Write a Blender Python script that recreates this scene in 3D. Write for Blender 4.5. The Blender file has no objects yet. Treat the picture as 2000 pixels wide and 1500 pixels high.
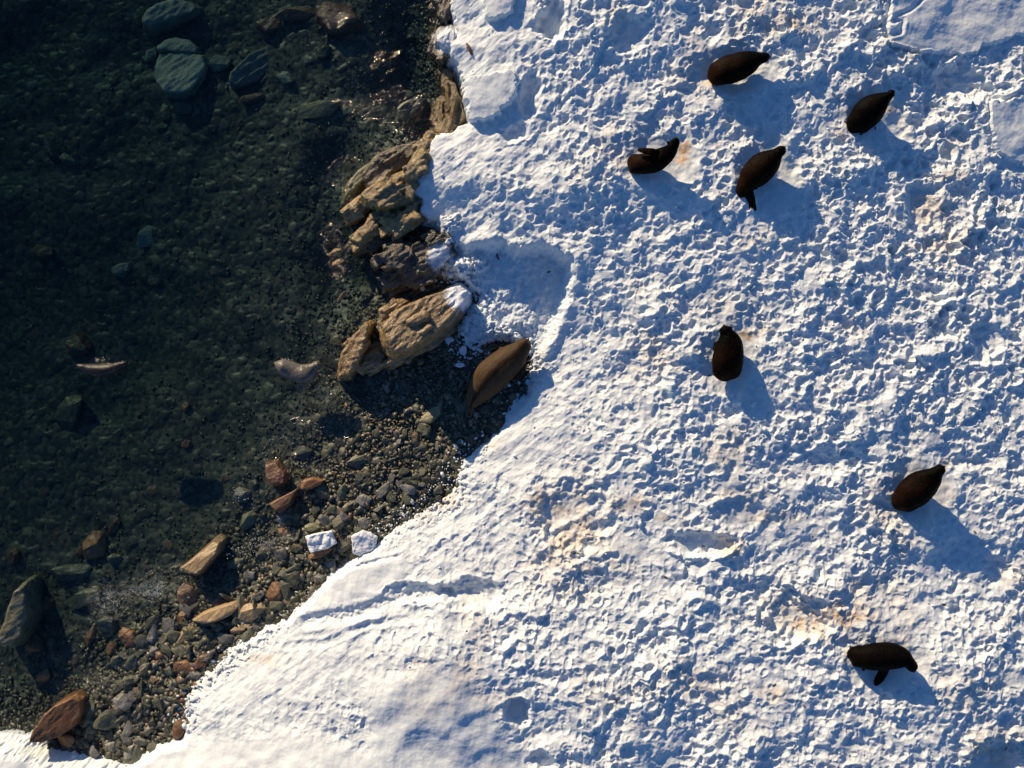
import bpy, bmesh, math, random
import numpy as np
from mathutils import Vector, Matrix

sc = bpy.context.scene
col = sc.collection
# ------------------------------------------------------------------ camera, sky, sun, exposure
H = 20.0                                   # drone height above the snow plateau (z = 0)
cam_d = bpy.data.cameras.new('camera'); cam = bpy.data.objects.new('camera', cam_d); col.objects.link(cam)
cam.location = (0, 0, H); cam.rotation_euler = (0, 0, 0)
cam_d.sensor_width = 36; cam_d.lens = 36.0 * H / 20.0; cam_d.clip_end = 2000; cam_d.clip_start = 0.1
sc.camera = cam
SUN_EL = math.radians(15.0); SX, SY = -0.545, 0.839          # horizontal direction towards the sun
w = bpy.data.worlds.new('World'); sc.world = w; w.use_nodes = True
nt = w.node_tree; nt.nodes.clear()
sky = nt.nodes.new('ShaderNodeTexSky'); sky.sky_type = 'NISHITA'; sky.sun_disc = False
sky.sun_elevation = SUN_EL; sky.sun_rotation = math.atan2(SX, SY)
sky.altitude = 0; sky.air_density = 1.0; sky.dust_density = 0.3; sky.ozone_density = 7.0
bg = nt.nodes.new('ShaderNodeBackground'); bg.inputs[1].default_value = 0.074
wo = nt.nodes.new('ShaderNodeOutputWorld')
nt.links.new(sky.outputs[0], bg.inputs[0]); nt.links.new(bg.outputs[0], wo.inputs[0])
sl = bpy.data.lights.new('sun', 'SUN'); sl.energy = 3.7; sl.angle = math.radians(0.5); sl.color = (1.0, 0.78, 0.51)
so = bpy.data.objects.new('sun', sl); col.objects.link(so)
sdir = Vector((SX * math.cos(SUN_EL), SY * math.cos(SUN_EL), math.sin(SUN_EL)))
so.rotation_euler = (-sdir).to_track_quat('-Z', 'Y').to_euler(); so.location = (-10, 15, 12)
sc.view_settings.view_transform = 'Standard'; sc.view_settings.look = 'None'
sc.view_settings.exposure = 0.68; sc.view_settings.gamma = 1.0
sc.cycles.transparent_max_bounces = 12; sc.cycles.max_bounces = 6; sc.cycles.diffuse_bounces = 3
sc.cycles.sample_clamp_indirect = 4.0

WATER_Z = -1.0
def at(u, v, z=0.12):                       # a point of the photo plan (100 px = 1 m at z = 0) as seen from the drone
    k = (H - z) / H
    return ((u - 1000) / 100.0 * k, (750 - v) / 100.0 * k)

# ------------------------------------------------------------------ numpy noise
F32 = np.float32
def _h(ix, iy, seed):
    h = (ix.astype(np.int64) * 374761393 + iy.astype(np.int64) * 668265263 + seed * 1442695041) & 0xFFFFFFFF
    h = ((h ^ (h >> 13)) * 1274126177) & 0xFFFFFFFF
    h = ((h ^ (h >> 16)) * 2246822519) & 0xFFFFFFFF
    return (h ^ (h >> 15)) & 0xFFFFFFFF
def h01(ix, iy, seed): return (_h(ix, iy, seed) / 4294967295.0).astype(F32)
def perlin(x, y, seed):
    x0 = np.floor(x); y0 = np.floor(y); fx = (x - x0).astype(F32); fy = (y - y0).astype(F32)
    ix = x0.astype(np.int64); iy = y0.astype(np.int64)
    u = fx * fx * fx * (fx * (fx * 6 - 15) + 10); v = fy * fy * fy * (fy * (fy * 6 - 15) + 10)
    def g(dx, dy):
        a = h01(ix + dx, iy + dy, seed) * F32(2 * math.pi)
        return np.cos(a) * (fx - dx) + np.sin(a) * (fy - dy)
    a = g(0, 0); b = g(1, 0); c = g(0, 1); d = g(1, 1)
    return ((a + (b - a) * u) + ((c + (d - c) * u) - (a + (b - a) * u)) * v) * F32(1.5)
def fbm(x, y, seed, octv=4, gain=0.5):
    s = 0; a = 1.0
    for k in range(octv):
        s = s + a * perlin(x * 2.03 ** k + 17.3 * k, y * 2.03 ** k - 9.1 * k, seed + k); a *= gain
    return s
def craters(x, y, cell, seed, jitter=0.9, rmin=0.4, rmax=0.8, aniso=0.35, keep=1.0):
    """footprint pits: deepest bowl wins, so neighbouring pits meet in sharp ridges; returns depth 0..1, rim 0..1"""
    gx = x / cell; gy = y / cell
    x0 = np.floor(gx).astype(np.int64); y0 = np.floor(gy).astype(np.int64)
    best = np.zeros(x.shape, F32); rim = np.zeros(x.shape, F32)
    for dx in (-1, 0, 1):
        for dy in (-1, 0, 1):
            ix = x0 + dx; iy = y0 + dy
            cx = ix + 0.5 + jitter * (h01(ix, iy, seed) - 0.5); cy = iy + 0.5 + jitter * (h01(ix, iy, seed + 1) - 0.5)
            r = rmin + (rmax - rmin) * h01(ix, iy, seed + 2)
            D = 0.3 + 0.7 * h01(ix, iy, seed + 3)
            if keep < 1: D = D * (h01(ix, iy, seed + 5) < keep)
            a = h01(ix, iy, seed + 4) * F32(math.pi)
            ca = np.cos(a); sa = np.sin(a); px = gx - cx; py = gy - cy
            lx = (px * ca + py * sa) * (1 - aniso * 0.6); ly = (-px * sa + py * ca) * (1 + aniso)
            s2 = ((lx * lx + ly * ly) / (r * r)).astype(F32)
            b = D * np.clip(1 - s2 * s2, 0, 1) ** 1.3
            best = np.maximum(best, b)
            s = np.sqrt(s2); rim = np.maximum(rim, D * np.exp(-((s - 1.1) / 0.22) ** 2))
    return best, rim * (best < 0.3)
def worley(x, y, cell, seed):
    gx = x / cell; gy = y / cell
    x0 = np.floor(gx).astype(np.int64); y0 = np.floor(gy).astype(np.int64)
    f1 = np.full(x.shape, 9, F32); cid = np.zeros(x.shape, F32)
    for dx in (-1, 0, 1):
        for dy in (-1, 0, 1):
            ix = x0 + dx; iy = y0 + dy
            d = np.hypot(gx - ix - h01(ix, iy, seed), gy - iy - h01(ix, iy, seed + 1)).astype(F32)
            m = d < f1; f1 = np.where(m, d, f1); cid = np.where(m, h01(ix, iy, seed + 2), cid)
    return f1, cid
def sstep(a, b, x):
    t = np.clip((x - a) / (b - a), 0, 1); return t * t * (3 - 2 * t)
def noise3(p, s, seed):                    # cheap 3-D noise from three planes
    x, y, z = p[:, 0] * s, p[:, 1] * s, p[:, 2] * s
    return (perlin(x + 3.1, y + z * 0.7, seed) + perlin(y - 5.2, z + x * 0.6, seed + 7) + perlin(z + 1.7, x - y * 0.5, seed + 13)) / 1.7

def polysdf(X, Y, pts):                    # + inside
    d = np.full(X.shape, 1e9, F32); inside = np.zeros(X.shape, bool); n = len(pts)
    for i in range(n):
        x1, y1 = pts[i]; x2, y2 = pts[(i + 1) % n]
        ex, ey = x2 - x1, y2 - y1; L = ex * ex + ey * ey + 1e-9
        t = np.clip(((X - x1) * ex + (Y - y1) * ey) / L, 0, 1)
        d = np.minimum(d, np.hypot(X - x1 - t * ex, Y - y1 - t * ey).astype(F32))
        c = ((y1 > Y) != (y2 > Y)) & (X < (x2 - x1) * (Y - y1) / ((y2 - y1) if y2 != y1 else 1e-9) + x1)
        inside ^= c
    return np.where(inside, d, -d)
def linedist(X, Y, pts):
    d = np.full(X.shape, 1e9, F32)
    for (x1, y1), (x2, y2) in zip(pts[:-1], pts[1:]):
        ex, ey = x2 - x1, y2 - y1; L = ex * ex + ey * ey + 1e-9
        t = np.clip(((X - x1) * ex + (Y - y1) * ey) / L, 0, 1)
        d = np.minimum(d, np.hypot(X - x1 - t * ex, Y - y1 - t * ey).astype(F32))
    return d
def P(lst, z): return [at(u, v, z) for u, v in lst]

# ------------------------------------------------------------------ plan of the place (photo plan px)
SNOW = P([(868,-900),(868,-20),(872,15),(880,45),(884,75),(868,96),(872,120),(892,150),(900,190),(908,238),(880,256),(848,264),(826,296),
  (816,330),(796,372),(818,404),(806,428),(850,440),(862,470),(856,505),(868,540),(905,552),(926,575),(922,598),(892,628),(888,655),
  (918,690),(955,680),(985,668),(1022,690),(1030,715),(1012,745),(1000,785),(986,828),(945,862),(905,888),(888,920),(882,955),(855,975),(800,1008),
  (752,1040),(700,1086),(648,1122),(600,1172),(560,1208),(500,1236),(452,1264),(420,1296),(372,1336),(352,1380),(352,1420),
  (362,1442),(312,1456),(272,1484),(250,1500),(180,1486),(110,1480),(76,1468),(50,1455),(0,1451),(-300,1440),(-8000,1500),(-8000,8000),(9000,8000),(9000,-8000),(868,-8000)], -0.75)
WATERLINE = P([(868,-900),(862,0),(850,80),(872,150),(896,235),(850,262),(800,330),(770,400),(800,520),(850,560),(800,600),(740,640),(760,720),
  (745,790),(700,850),(650,905),(600,985),(560,1080),(505,1150),(440,1200),(330,1265),(250,1350),(190,1430),(150,1470),(60,1480),(-300,1475),(-8000,1550),
  (-8000,8000),(9000,8000),(9000,-8000),(868,-8000)], -1.0)
GULLY = P([(872,470),(905,492),(960,486),(1010,500),(1062,492),(1108,516),(1104,560),(1092,602),(1078,640),(1052,680),(1040,720),(1036,758),
  (1010,800),(985,832),(960,830),(900,800),(840,700),(850,600),(880,560),(900,540)], -0.7)
PLATES = [  # untouched snow: outline, lift
  (P([(1722,-60),(1730,10),(1722,60),(1728,98),(1790,108),(1850,112),(1900,108),(1920,92),(1960,84),(2010,62),(2200,40),(2200,-300),(1722,-300)], 0), .10),
  (P([(1926,196),(1960,200),(1990,186),(2030,180),(2200,180),(2200,345),(2010,335),(1975,318),(1938,300),(1928,250)], 0), .09),
  (P([(893,158),(1000,146),(1012,165),(1008,200),(985,218),(972,236),(912,240),(902,210)], -.3), .16),
  (P([(944,-60),(944,20),(952,50),(962,50),(1000,38),(1006,10),(1004,-60)], -.3), .14),
  (P([(690,1085),(778,1090),(796,1112),(790,1138),(745,1160),(700,1176),(640,1192),(560,1212),(600,1165),(648,1118)], -.5), .06),
  (P([(720,1360),(770,1318),(830,1288),(885,1284),(930,1312),(962,1350),(965,1385),(985,1400),(1000,1430),(1050,1470),(1062,1600),(700,1700),(-500,1700),(-500,1448),
      (0,1455),(50,1458),(110,1484),(250,1502),(300,1466),(380,1444),(470,1434),(600,1424),(655,1428),(730,1440),(728,1400)], -.35), .05),
]
HOLLOWS = [(1366,1062,62,24,.13),(1120,1010,75,60,.10),(1548,1205,62,42,.14),(1950,1478,60,32,.12),(1230,70,40,36,.10),(1075,35,30,38,.20),(1035,185,22,40,.14),(1010,1385,24,30,.2),(1060,1480,26,20,.15),(930,1165,70,26,.14),(820,1165,60,20,.10),(1925,660,30,40,.09),
  (1800,400,30,45,.08),(1870,160,70,36,.12),(1440,1005,46,30,.06),(1005,255,30,18,.10)]
SEALBED = [(1445,140,80,42),(1712,228,62,58),(1290,318,72,50),(1498,345,60,75),(1425,695,48,70),(1800,958,62,60),(1722,1292,85,45)]
EDGE = [(870,20,.45),(885,100,.45),(905,200,.55),(860,262,.40),(810,340,.35),(840,430,.25),(870,520,.10),(910,590,.10),(920,690,.06),(1030,715,.1),
  (985,828,.22),(900,890,.14),(870,960,.10),(760,1035,.16),(690,1090,.30),(600,1172,.26),(520,1228,.14),(430,1290,.08),(352,1390,.06),(330,1450,.25),(250,1498,.4),(100,1480,.42),(0,1450,.42)]
STAINS = [ # u,v,ru,rv,strength,warm(0 grey..1 orange)
  (1120,1045,60,95,.55,.35),(1060,985,40,30,.5,.5),(1220,985,50,18,.35,.7),(1180,1100,60,40,.3,.2),(1425,1065,20,22,.55,.8),(1590,1215,70,25,.5,.75),(1650,1200,55,26,.55,.9),
  (1545,1190,55,45,.45,.1),(1940,1460,60,40,.5,.4),(1820,410,35,40,.45,.6),(1860,350,26,18,.35,.6),(1830,480,30,26,.3,.7),(1540,50,55,22,.4,.7),(1500,1010,50,15,.4,.7),
  (1335,290,10,13,.95,1),(1332,312,10,8,.8,.9),(1462,655,16,10,.8,.95),(1640,262,14,12,.4,.8),(1385,165,12,9,.5,.7),(1655,1272,12,10,.5,.8),(1850,905,10,8,.5,.8),(1450,985,60,35,.3,.3),
  (1700,1150,60,26,.25,.6),(1290,1010,18,10,.3,.9),(1500,645,18,8,.4,.9),(1745,205,14,14,.35,.4),(500,1305,40,10,.3,.9),(1180,1350,50,26,.2,.6),(930,870,40,16,.4,.6),(860,985,40,18,.35,.5),
  (800,1010,40,18,.3,.4),(1240,690,20,60,.15,.6),(1060,1120,40,40,.2,.6),(1500,1345,30,14,.35,.9),(1420,600,60,30,.15,.7),(1900,1330,60,30,.2,.8)]
SPECKS = [(1365,1038),(1602,1066),(1588,1050),(1961,1460),(1893,1475),(1650,240),(1682,262),(1905,1040),(1376,1068),(972,494),(970,489),(1075,522),(1390,733),(1740,215),(1505,1330),
  (1200,1358),(860,455),(1300,1128),(1560,1368),(1722,195),(1710,250),(1842,1180)]

def ground_z(X, Y, wl):                    # beach and sea bed
    deep = np.clip(-wl, 0, None); land = np.clip(wl, 0, None)
    z = WATER_Z + 0.11 * np.minimum(land, 1.6) - 2.3 * (1 - np.exp(-deep / 6.5))
    for u, v, ru, rv, dd in ((800,110,70,150,.75),(650,340,60,120,.40),(660,540,60,90,.40)):
        px, py = at(u, v, -1.2); z = z - dd * np.exp(-(((X - px) / (ru / 100)) ** 2 + ((Y - py) / (rv / 100)) ** 2)) * sstep(0, .25, deep)
    return z + 0.05 * fbm(X * 0.9, Y * 0.9, 31, 3) - 0.12 * fbm(X * 0.35, Y * 0.35, 35, 2) * sstep(0.5, 3, deep)

def warped_coarse(fn, xs, ys, step=0.08):
    """evaluate fn on a coarse grid, return bilinear sampler for the grid xs, ys"""
    cx = np.arange(xs[0], xs[-1] + step, step); cy = np.arange(ys[0], ys[-1] + step, step)
    CX, CY = np.meshgrid(cx, cy); V = fn(CX, CY)
    fx = (xs - cx[0]) / step; ix = np.clip(fx.astype(int), 0, len(cx) - 2); tx = (fx - ix).astype(F32)
    fy = (ys - cy[0]) / step; iy = np.clip(fy.astype(int), 0, len(cy) - 2); ty = (fy - iy).astype(F32)
    A = V[iy][:, ix]; B = V[iy][:, ix + 1]; C = V[iy + 1][:, ix]; D = V[iy + 1][:, ix + 1]
    tx = tx[None]; ty = ty[:, None]
    return ((A * (1 - tx) + B * tx) * (1 - ty) + (C * (1 - tx) + D * tx) * ty).astype(F32)
def axis(a, b, step, far):                 # fine inside a..b, growing cells outside up to +-far
    core = np.arange(a, b + step / 2, step); out = []; d = step; p = core[-1]
    while p < far: d *= 1.12 if p < core[-1] + 2 else 1.35; p += d; out.append(p)
    lo = []; d = step; p = core[0]
    while p > -far: d *= 1.12 if p > core[0] - 2 else 1.35; p -= d; lo.append(p)
    return np.array(lo[::-1] + list(core) + out)
def grid_mesh(name, xs, ys, Z, keep=None, attrs=None, smooth=True):
    ny, nx = Z.shape
    X, Y = np.meshgrid(xs, ys)
    co = np.stack([X, Y, Z], -1).reshape(-1, 3).astype(F32)
    idx = np.arange(nx * ny).reshape(ny, nx)
    q = np.stack([idx[:-1, :-1], idx[:-1, 1:], idx[1:, 1:], idx[1:, :-1]], -1).reshape(-1, 4)
    used = None
    if keep is not None:
        k = (keep[:-1, :-1] | keep[:-1, 1:] | keep[1:, 1:] | keep[1:, :-1]).reshape(-1)
        q = q[k]; used = np.unique(q); rm = np.full(nx * ny, -1); rm[used] = np.arange(len(used)); q = rm[q]; co = co[used]
    me = bpy.data.meshes.new(name)
    me.vertices.add(len(co)); me.vertices.foreach_set('co', co.reshape(-1))
    me.loops.add(q.size); me.loops.foreach_set('vertex_index', q.reshape(-1).astype(np.int32))
    me.polygons.add(len(q)); me.polygons.foreach_set('loop_start', (np.arange(len(q)) * 4).astype(np.int32))
    me.polygons.foreach_set('use_smooth', np.full(len(q), smooth))
    me.update(calc_edges=True)
    for an, av in (attrs or {}).items():
        av = np.asarray(av, F32).reshape(-1)
        if used is not None: av = av[used]
        me.attributes.new(an, 'FLOAT', 'POINT').data.foreach_set('value', av)
    return me
def link(name, me, mat=None, parent=None):
    o = bpy.data.objects.new(name, me); col.objects.link(o)
    if mat is not None: me.materials.clear(); me.materials.append(mat)
    if parent: o.parent = parent
    return o
def tag(o, label=None, cat=None, group=None, kind=None):
    if label: o['label'] = label
    if cat: o['category'] = cat
    if group: o['group'] = group
    if kind: o['kind'] = kind
    return o

# ------------------------------------------------------------------ materials
class NT:
    def __init__(s, name):
        s.m = bpy.data.materials.new(name); s.m.use_nodes = True; s.t = s.m.node_tree; s.t.nodes.clear()
        s.out = s.n('ShaderNodeOutputMaterial')
    def n(s, kind, **kw):
        nd = s.t.nodes.new(kind)
        for k, v in kw.items(): setattr(nd, k, v)
        return nd
    def l(s, a, b): s.t.links.new(a, b)
    def noise(s, scale, detail=4, rough=.55, vec=None):
        n = s.n('ShaderNodeTexNoise'); n.inputs['Scale'].default_value = scale; n.inputs['Detail'].default_value = detail
        n.inputs['Roughness'].default_value = rough
        if vec is not None: s.l(vec, n.inputs['Vector'])
        return n.outputs['Fac']
    def ramp(s, fac, stops):
        r = s.n('ShaderNodeValToRGB'); s.l(fac, r.inputs[0]); e = r.color_ramp.elements
        e[0].position, e[0].color = stops[0][0], (*stops[0][1], 1); e[1].position, e[1].color = stops[-1][0], (*stops[-1][1], 1)
        for p, c in stops[1:-1]: x = e.new(p); x.color = (*c, 1)
        return r.outputs[0]
    def mix(s, fac, a, b, bt='MIX'):
        m = s.n('ShaderNodeMix'); m.data_type = 'RGBA'; m.blend_type = bt
        for sock, v in ((m.inputs[0], fac), (m.inputs[6], a), (m.inputs[7], b)):
            if isinstance(v, (int, float)): sock.default_value = v
            elif isinstance(v, tuple): sock.default_value = (*v, 1)
            else: s.l(v, sock)
        return m.outputs[2]
    def math(s, op, a, b=0.0, clamp=False):
        m = s.n('ShaderNodeMath'); m.operation = op; m.use_clamp = clamp
        for i, v in enumerate((a, b)):
            if isinstance(v, (int, float)): m.inputs[i].default_value = v
            else: s.l(v, m.inputs[i])
        return m.outputs[0]
    def attr(s, name): a = s.n('ShaderNodeAttribute'); a.attribute_name = name; return a
    def bump(s, h, strength, dist, normal=None):
        b = s.n('ShaderNodeBump'); s.l(h, b.inputs['Height']); b.inputs['Distance'].default_value = dist
        if isinstance(strength, (int, float)): b.inputs['Strength'].default_value = strength
        else: s.l(strength, b.inputs['Strength'])
        if normal is not None: s.l(normal, b.inputs['Normal'])
        return b.outputs[0]
    def bsdf(s, color, rough=.6, normal=None, spec=.5, **kw):
        p = s.n('ShaderNodeBsdfPrincipled')
        for nm, v in (('Base Color', color), ('Roughness', rough)):
            if isinstance(v, tuple): p.inputs[nm].default_value = (*v, 1)
            elif isinstance(v, (int, float)): p.inputs[nm].default_value = v
            else: s.l(v, p.inputs[nm])
        p.inputs['Specular IOR Level'].default_value = spec
        if normal is not None: s.l(normal, p.inputs['Normal'])
        for k, v in kw.items(): p.inputs[k.replace('_', ' ')].default_value = v
        s.l(p.outputs[0], s.out.inputs[0]); return p

def mat_snow():
    t = NT('snow'); g = t.n('ShaderNodeNewGeometry').outputs['Position']
    st = t.attr('stain').outputs['Fac']; wm = t.attr('warm').outputs['Fac']; sp = t.attr('speck').outputs['Fac']; sl_ = t.attr('gully_tint').outputs['Fac']
    base = t.mix(t.noise(1.7, 3, vec=g), (.69, .755, .785), (.75, .795, .81))
    tint = t.mix(wm, (.58, .54, .45), (.66, .42, .20))
    n = t.noise(9, 5, .65, vec=g)
    f = t.math('MULTIPLY', st, t.math('MULTIPLY_ADD', n, 2.4), True)
    mm = t.t.nodes[-1]
    c = t.mix(t.math('MULTIPLY', st, t.math('POWER', t.math('MULTIPLY', n, 2.15), 1.8), True), base, tint)
    c = t.mix(t.math('MULTIPLY', sl_, .5), c, (.62, .74, .84))  # gully floor tinted slightly bluer
    c = t.mix(sp, c, (.10, .05, .03))
    h = t.noise(55, 3, .55, vec=g); h2 = t.noise(16, 4, .6, vec=g)
    nrm = t.bump(h2, .35, .016, t.bump(h, .35, .006))
    t.bsdf(c, .7, nrm, .25)
    return t.m
def mat_bed():
    t = NT('sea_bed'); g = t.n('ShaderNodeNewGeometry').outputs['Position']
    c = t.ramp(t.attr('cell').outputs['Fac'], [(0, (.020, .026, .018)), (.4, (.045, .052, .034)), (.75, (.11, .11, .07)), (.90, (.19, .18, .11)), (1, (.17, .08, .04))])
    c = t.mix(t.math('MULTIPLY', t.noise(14, 5, vec=g), .7), c, (.03, .035, .022))
    t.bsdf(c, .45, t.bump(t.noise(45, 4, vec=g), .5, .01), .5)
    return t.m
def mat_rock(name, c1, c2, rough=.4, dust=0.0, relief=1.0, spec=.5, scale=1.0):
    t = NT(name); tc = t.n('ShaderNodeTexCoord').outputs['Object']; oi = t.n('ShaderNodeObjectInfo').outputs['Random']
    ad = t.n('ShaderNodeVectorMath'); ad.operation = 'ADD'; t.l(tc, ad.inputs[0])
    cmb = t.n('ShaderNodeCombineXYZ'); t.l(t.math('MULTIPLY', oi, 37.0), cmb.inputs[0]); t.l(cmb.outputs[0], ad.inputs[1]); v = ad.outputs[0]
    n1 = t.noise(5 * scale, 6, .65, vec=v); n2 = t.noise(24 * scale, 5, .6, vec=v)
    c = t.mix(t.ramp(n1, [(.35, (0, 0, 0)), (.65, (1, 1, 1))]), c1, c2)
    c = t.mix(t.math('MULTIPLY', n2, .55), c, tuple(x * .35 for x in c1))
    hs = t.n('ShaderNodeHueSaturation'); t.l(c, hs.inputs['Color']); t.l(t.math('ADD', t.math('MULTIPLY', oi, .7), .65), hs.inputs['Value']); hs.inputs['Saturation'].default_value = 1
    c = hs.outputs[0]
    if dust > 0:
        sx = t.n('ShaderNodeSeparateXYZ'); t.l(t.n('ShaderNodeNewGeometry').outputs['Normal'], sx.inputs[0])
        dm = t.attr('dust').outputs['Fac']
        f = t.math('MULTIPLY', t.math('SUBTRACT', t.math('ADD', dm, t.noise(6, 8, .75, vec=v)), .95), 4.0, True)
        c = t.mix(f, c, (.80, .84, .88))
    h = t.math('ADD', n1, t.math('MULTIPLY', n2, .5))
    nr = t.bump(h, .7, .03 * relief / scale, t.bump(t.noise(70 * scale, 3, vec=v), .4, .006 * relief))
    t.bsdf(c, t.math('ADD', t.math('MULTIPLY', n2, .35), rough - .17), nr, spec)
    return t.m
def mat_pebbles():
    t = NT('pebbles'); g = t.n('ShaderNodeNewGeometry').outputs['Position']
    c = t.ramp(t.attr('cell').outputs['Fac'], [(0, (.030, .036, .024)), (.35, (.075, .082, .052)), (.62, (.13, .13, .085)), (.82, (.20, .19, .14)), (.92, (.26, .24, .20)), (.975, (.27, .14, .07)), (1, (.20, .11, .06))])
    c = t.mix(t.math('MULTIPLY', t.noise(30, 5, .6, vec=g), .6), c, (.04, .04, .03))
    t.bsdf(c, .38, t.bump(t.noise(60, 4, vec=g), .5, .01), .5)
    return t.m
def mat_fur(name, dark, brown, rumpw=1.0, stripe=0.0, rough=.55, sheen=.0, spec=.12):
    t = NT(name); tc = t.n('ShaderNodeTexCoord').outputs['Object']
    al = t.attr('along').outputs['Fac']; la = t.attr('lateral').outputs['Fac']
    n = t.noise(6, 5, .6, vec=tc); n2 = t.noise(60, 4, .65, vec=tc)
    r = t.math('ADD', t.math('MULTIPLY', t.math('SUBTRACT', .62, al), rumpw * 1.6), t.math('SUBTRACT', n, .42), True)  # browner towards the rump; on the dark coats this paints in sunlight
    c = t.mix(r, dark, brown)
    if stripe > 0:
        s = t.ramp(la, [(.34, (0, 0, 0)), (.46, (1, 1, 1)), (.52, (1, 1, 1)), (.66, (0, 0, 0))])
        c = t.mix(t.math('MULTIPLY', s, stripe), c, tuple(x * .12 for x in dark))
    c = t.mix(t.math('MULTIPLY', n2, .6), c, tuple(x * .4 for x in dark))
    nr = t.bump(n2, .6, .01, t.bump(n, .3, .03))
    t.bsdf(c, rough, nr, spec, Sheen_Weight=sheen, Sheen_Roughness=.4, Sheen_Tint=(.55, .33, .16, 1))
    t.m.node_tree.nodes[-1]
    return t.m
def mat_water():
    t = NT('water'); g = t.n('ShaderNodeNewGeometry').outputs['Position']
    ch = t.attr('chop').outputs['Fac']
    mp = t.n('ShaderNodeMapping'); mp.inputs['Rotation'].default_value = (0, 0, math.radians(35)); mp.inputs['Scale'].default_value = (1.0, 2.0, 1.0); t.l(g, mp.inputs[0])
    a = t.noise(5.5, 4, .6, vec=mp.outputs[0]); b = t.noise(22, 3, .65, vec=mp.outputs[0])
    h = t.math('ADD', a, t.math('MULTIPLY', b, .42))
    nr = t.bump(h, ch, .85)
    vd = t.n('ShaderNodeVectorMath'); vd.operation = 'DOT_PRODUCT'; t.l(nr, vd.inputs[0]); t.l(t.n('ShaderNodeNewGeometry').outputs['Incoming'], vd.inputs[1])
    fr = t.math('MULTIPLY', t.math('POWER', t.math('SUBTRACT', 1.0, t.math('ABSOLUTE', vd.outputs['Value']), True), 5.0), .95)
    fr = t.math('ADD', fr, .022, True)
    gl = t.n('ShaderNodeBsdfGlossy'); gl.inputs['Roughness'].default_value = .07; t.l(nr, gl.inputs['Normal'])
    tr = t.n('ShaderNodeBsdfTransparent'); tr.inputs[0].default_value = (1, 1, 1, 1)
    mx = t.n('ShaderNodeMixShader'); t.l(fr, mx.inputs[0]); t.l(tr.outputs[0], mx.inputs[1]); t.l(gl.outputs[0], mx.inputs[2])
    t.l(mx.outputs[0], t.out.inputs[0])
    va = t.n('ShaderNodeVolumeAbsorption'); va.inputs['Color'].default_value = (.14, .36, .35, 1); va.inputs['Density'].default_value = .50
    t.l(va.outputs[0], t.out.inputs['Volume'])
    return t.m
def mat_plain(name, c, rough=.5, spec=.5, **kw):
    t = NT(name); tc = t.n('ShaderNodeTexCoord').outputs['Object']
    n = t.noise(20, 4, vec=tc)
    t.bsdf(t.mix(n, c, tuple(x * .8 for x in c)), rough, t.bump(n, .3, .02), spec, **kw)
    return t.m
M = dict(snow=mat_snow(), bed=mat_bed(), water=mat_water(), pebbles=mat_pebbles(),
  slate=mat_rock('slate_rock', (.065, .075, .05), (.15, .155, .105)), grey=mat_rock('grey_rock', (.17, .17, .15), (.30, .29, .25), .5),
  olive=mat_rock('olive_rock', (.12, .125, .07), (.25, .235, .14)), tan=mat_rock('tan_rock', (.30, .21, .11), (.42, .30, .16), .42),
  orange=mat_rock('orange_rock', (.22, .10, .045), (.36, .20, .09), .38), brown=mat_rock('brown_rock', (.13, .065, .035), (.24, .13, .07), .42),
  teal=mat_rock('pale_rock', (.22, .24, .18), (.40, .42, .31), .6), white=mat_rock('quartz', (.6, .6, .58), (.75, .74, .7), .5),
  crag=mat_rock('crag_rock', (.12, .082, .032), (.44, .31, .12), .20, scale=1.5, relief=3.0, spec=.8), darkcrag=mat_rock('dark_crag_rock', (.05, .042, .028), (.18, .145, .085), .26, dust=1, scale=1.5, relief=3.0, spec=.8),
  boulder=mat_rock('boulder_rock', (.19, .115, .045), (.48, .34, .16), .25, dust=1, scale=1.2, relief=2.2, spec=.7),
  fur=mat_fur('seal_fur', (.0014, .0013, .0013), (.030, .012, .0042), .8, sheen=.012, spec=.03), fur_black=mat_fur('seal_black_fur', (.0018, .0016, .0016), (.010, .0055, .003), .5, sheen=.008, spec=.03),  # brown rump tone: low sun on dark fur, put into the colour
  fur_brown=mat_fur('seal_brown_fur', (.075, .045, .022), (.14, .090, .048), .9, stripe=.93), fur_wet=mat_fur('seal_wet_fur', (.11, .098, .085), (.27, .24, .205), .5, rough=.3, spec=.4), fur_slick=mat_fur('seal_slick_fur', (.022, .02, .018), (.065, .058, .055), .5, rough=.35, spec=.3),
  eye=mat_plain('seal_eye', (.01, .008, .006), .1), nose=mat_plain('seal_nose', (.015, .013, .012), .3),
  ice=mat_plain('ice', (.84, .88, .92), .45), foam=mat_plain('foam', (.55, .56, .55), .3))

# ------------------------------------------------------------------ snow
FX, FY = 10.75, 8.15
xs = axis(-FX, FX, 0.0135, 90.0); ys = axis(-FY, FY, 0.0135, 90.0)
X, Y = np.meshgrid(xs, ys); X = X.astype(F32); Y = Y.astype(F32)
def coarse(fn, step=0.08):                 # true value outside the fine area too
    inner = (np.abs(xs) <= FX + .01); jn = (np.abs(ys) <= FY + .01)
    out = np.empty(X.shape, F32)
    out[np.ix_(jn, inner)] = warped_coarse(fn, xs[inner], ys[jn], step)
    for sel in ((~jn, np.ones(len(xs), bool)), (jn, ~inner)):
        g = np.ix_(*sel); out[g] = fn(X[g], Y[g])
    return out
sd0 = coarse(lambda x, y: polysdf(x, y, SNOW))
wl = coarse(lambda x, y: polysdf(x, y, WATERLINE))
gul = coarse(lambda x, y: polysdf(x, y, GULLY))
fine = (1 - sstep(10.6, 14, np.maximum(np.abs(X), np.abs(Y) * 1.3)))
wx = fbm(X * 3.1, Y * 3.1, 3, 3); wy = fbm(X * 3.1 + 50, Y * 3.1, 5, 3)
sd = sd0 + 0.05 * fbm(X * 4.5, Y * 4.5, 11, 4, .6) + 0.02
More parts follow.
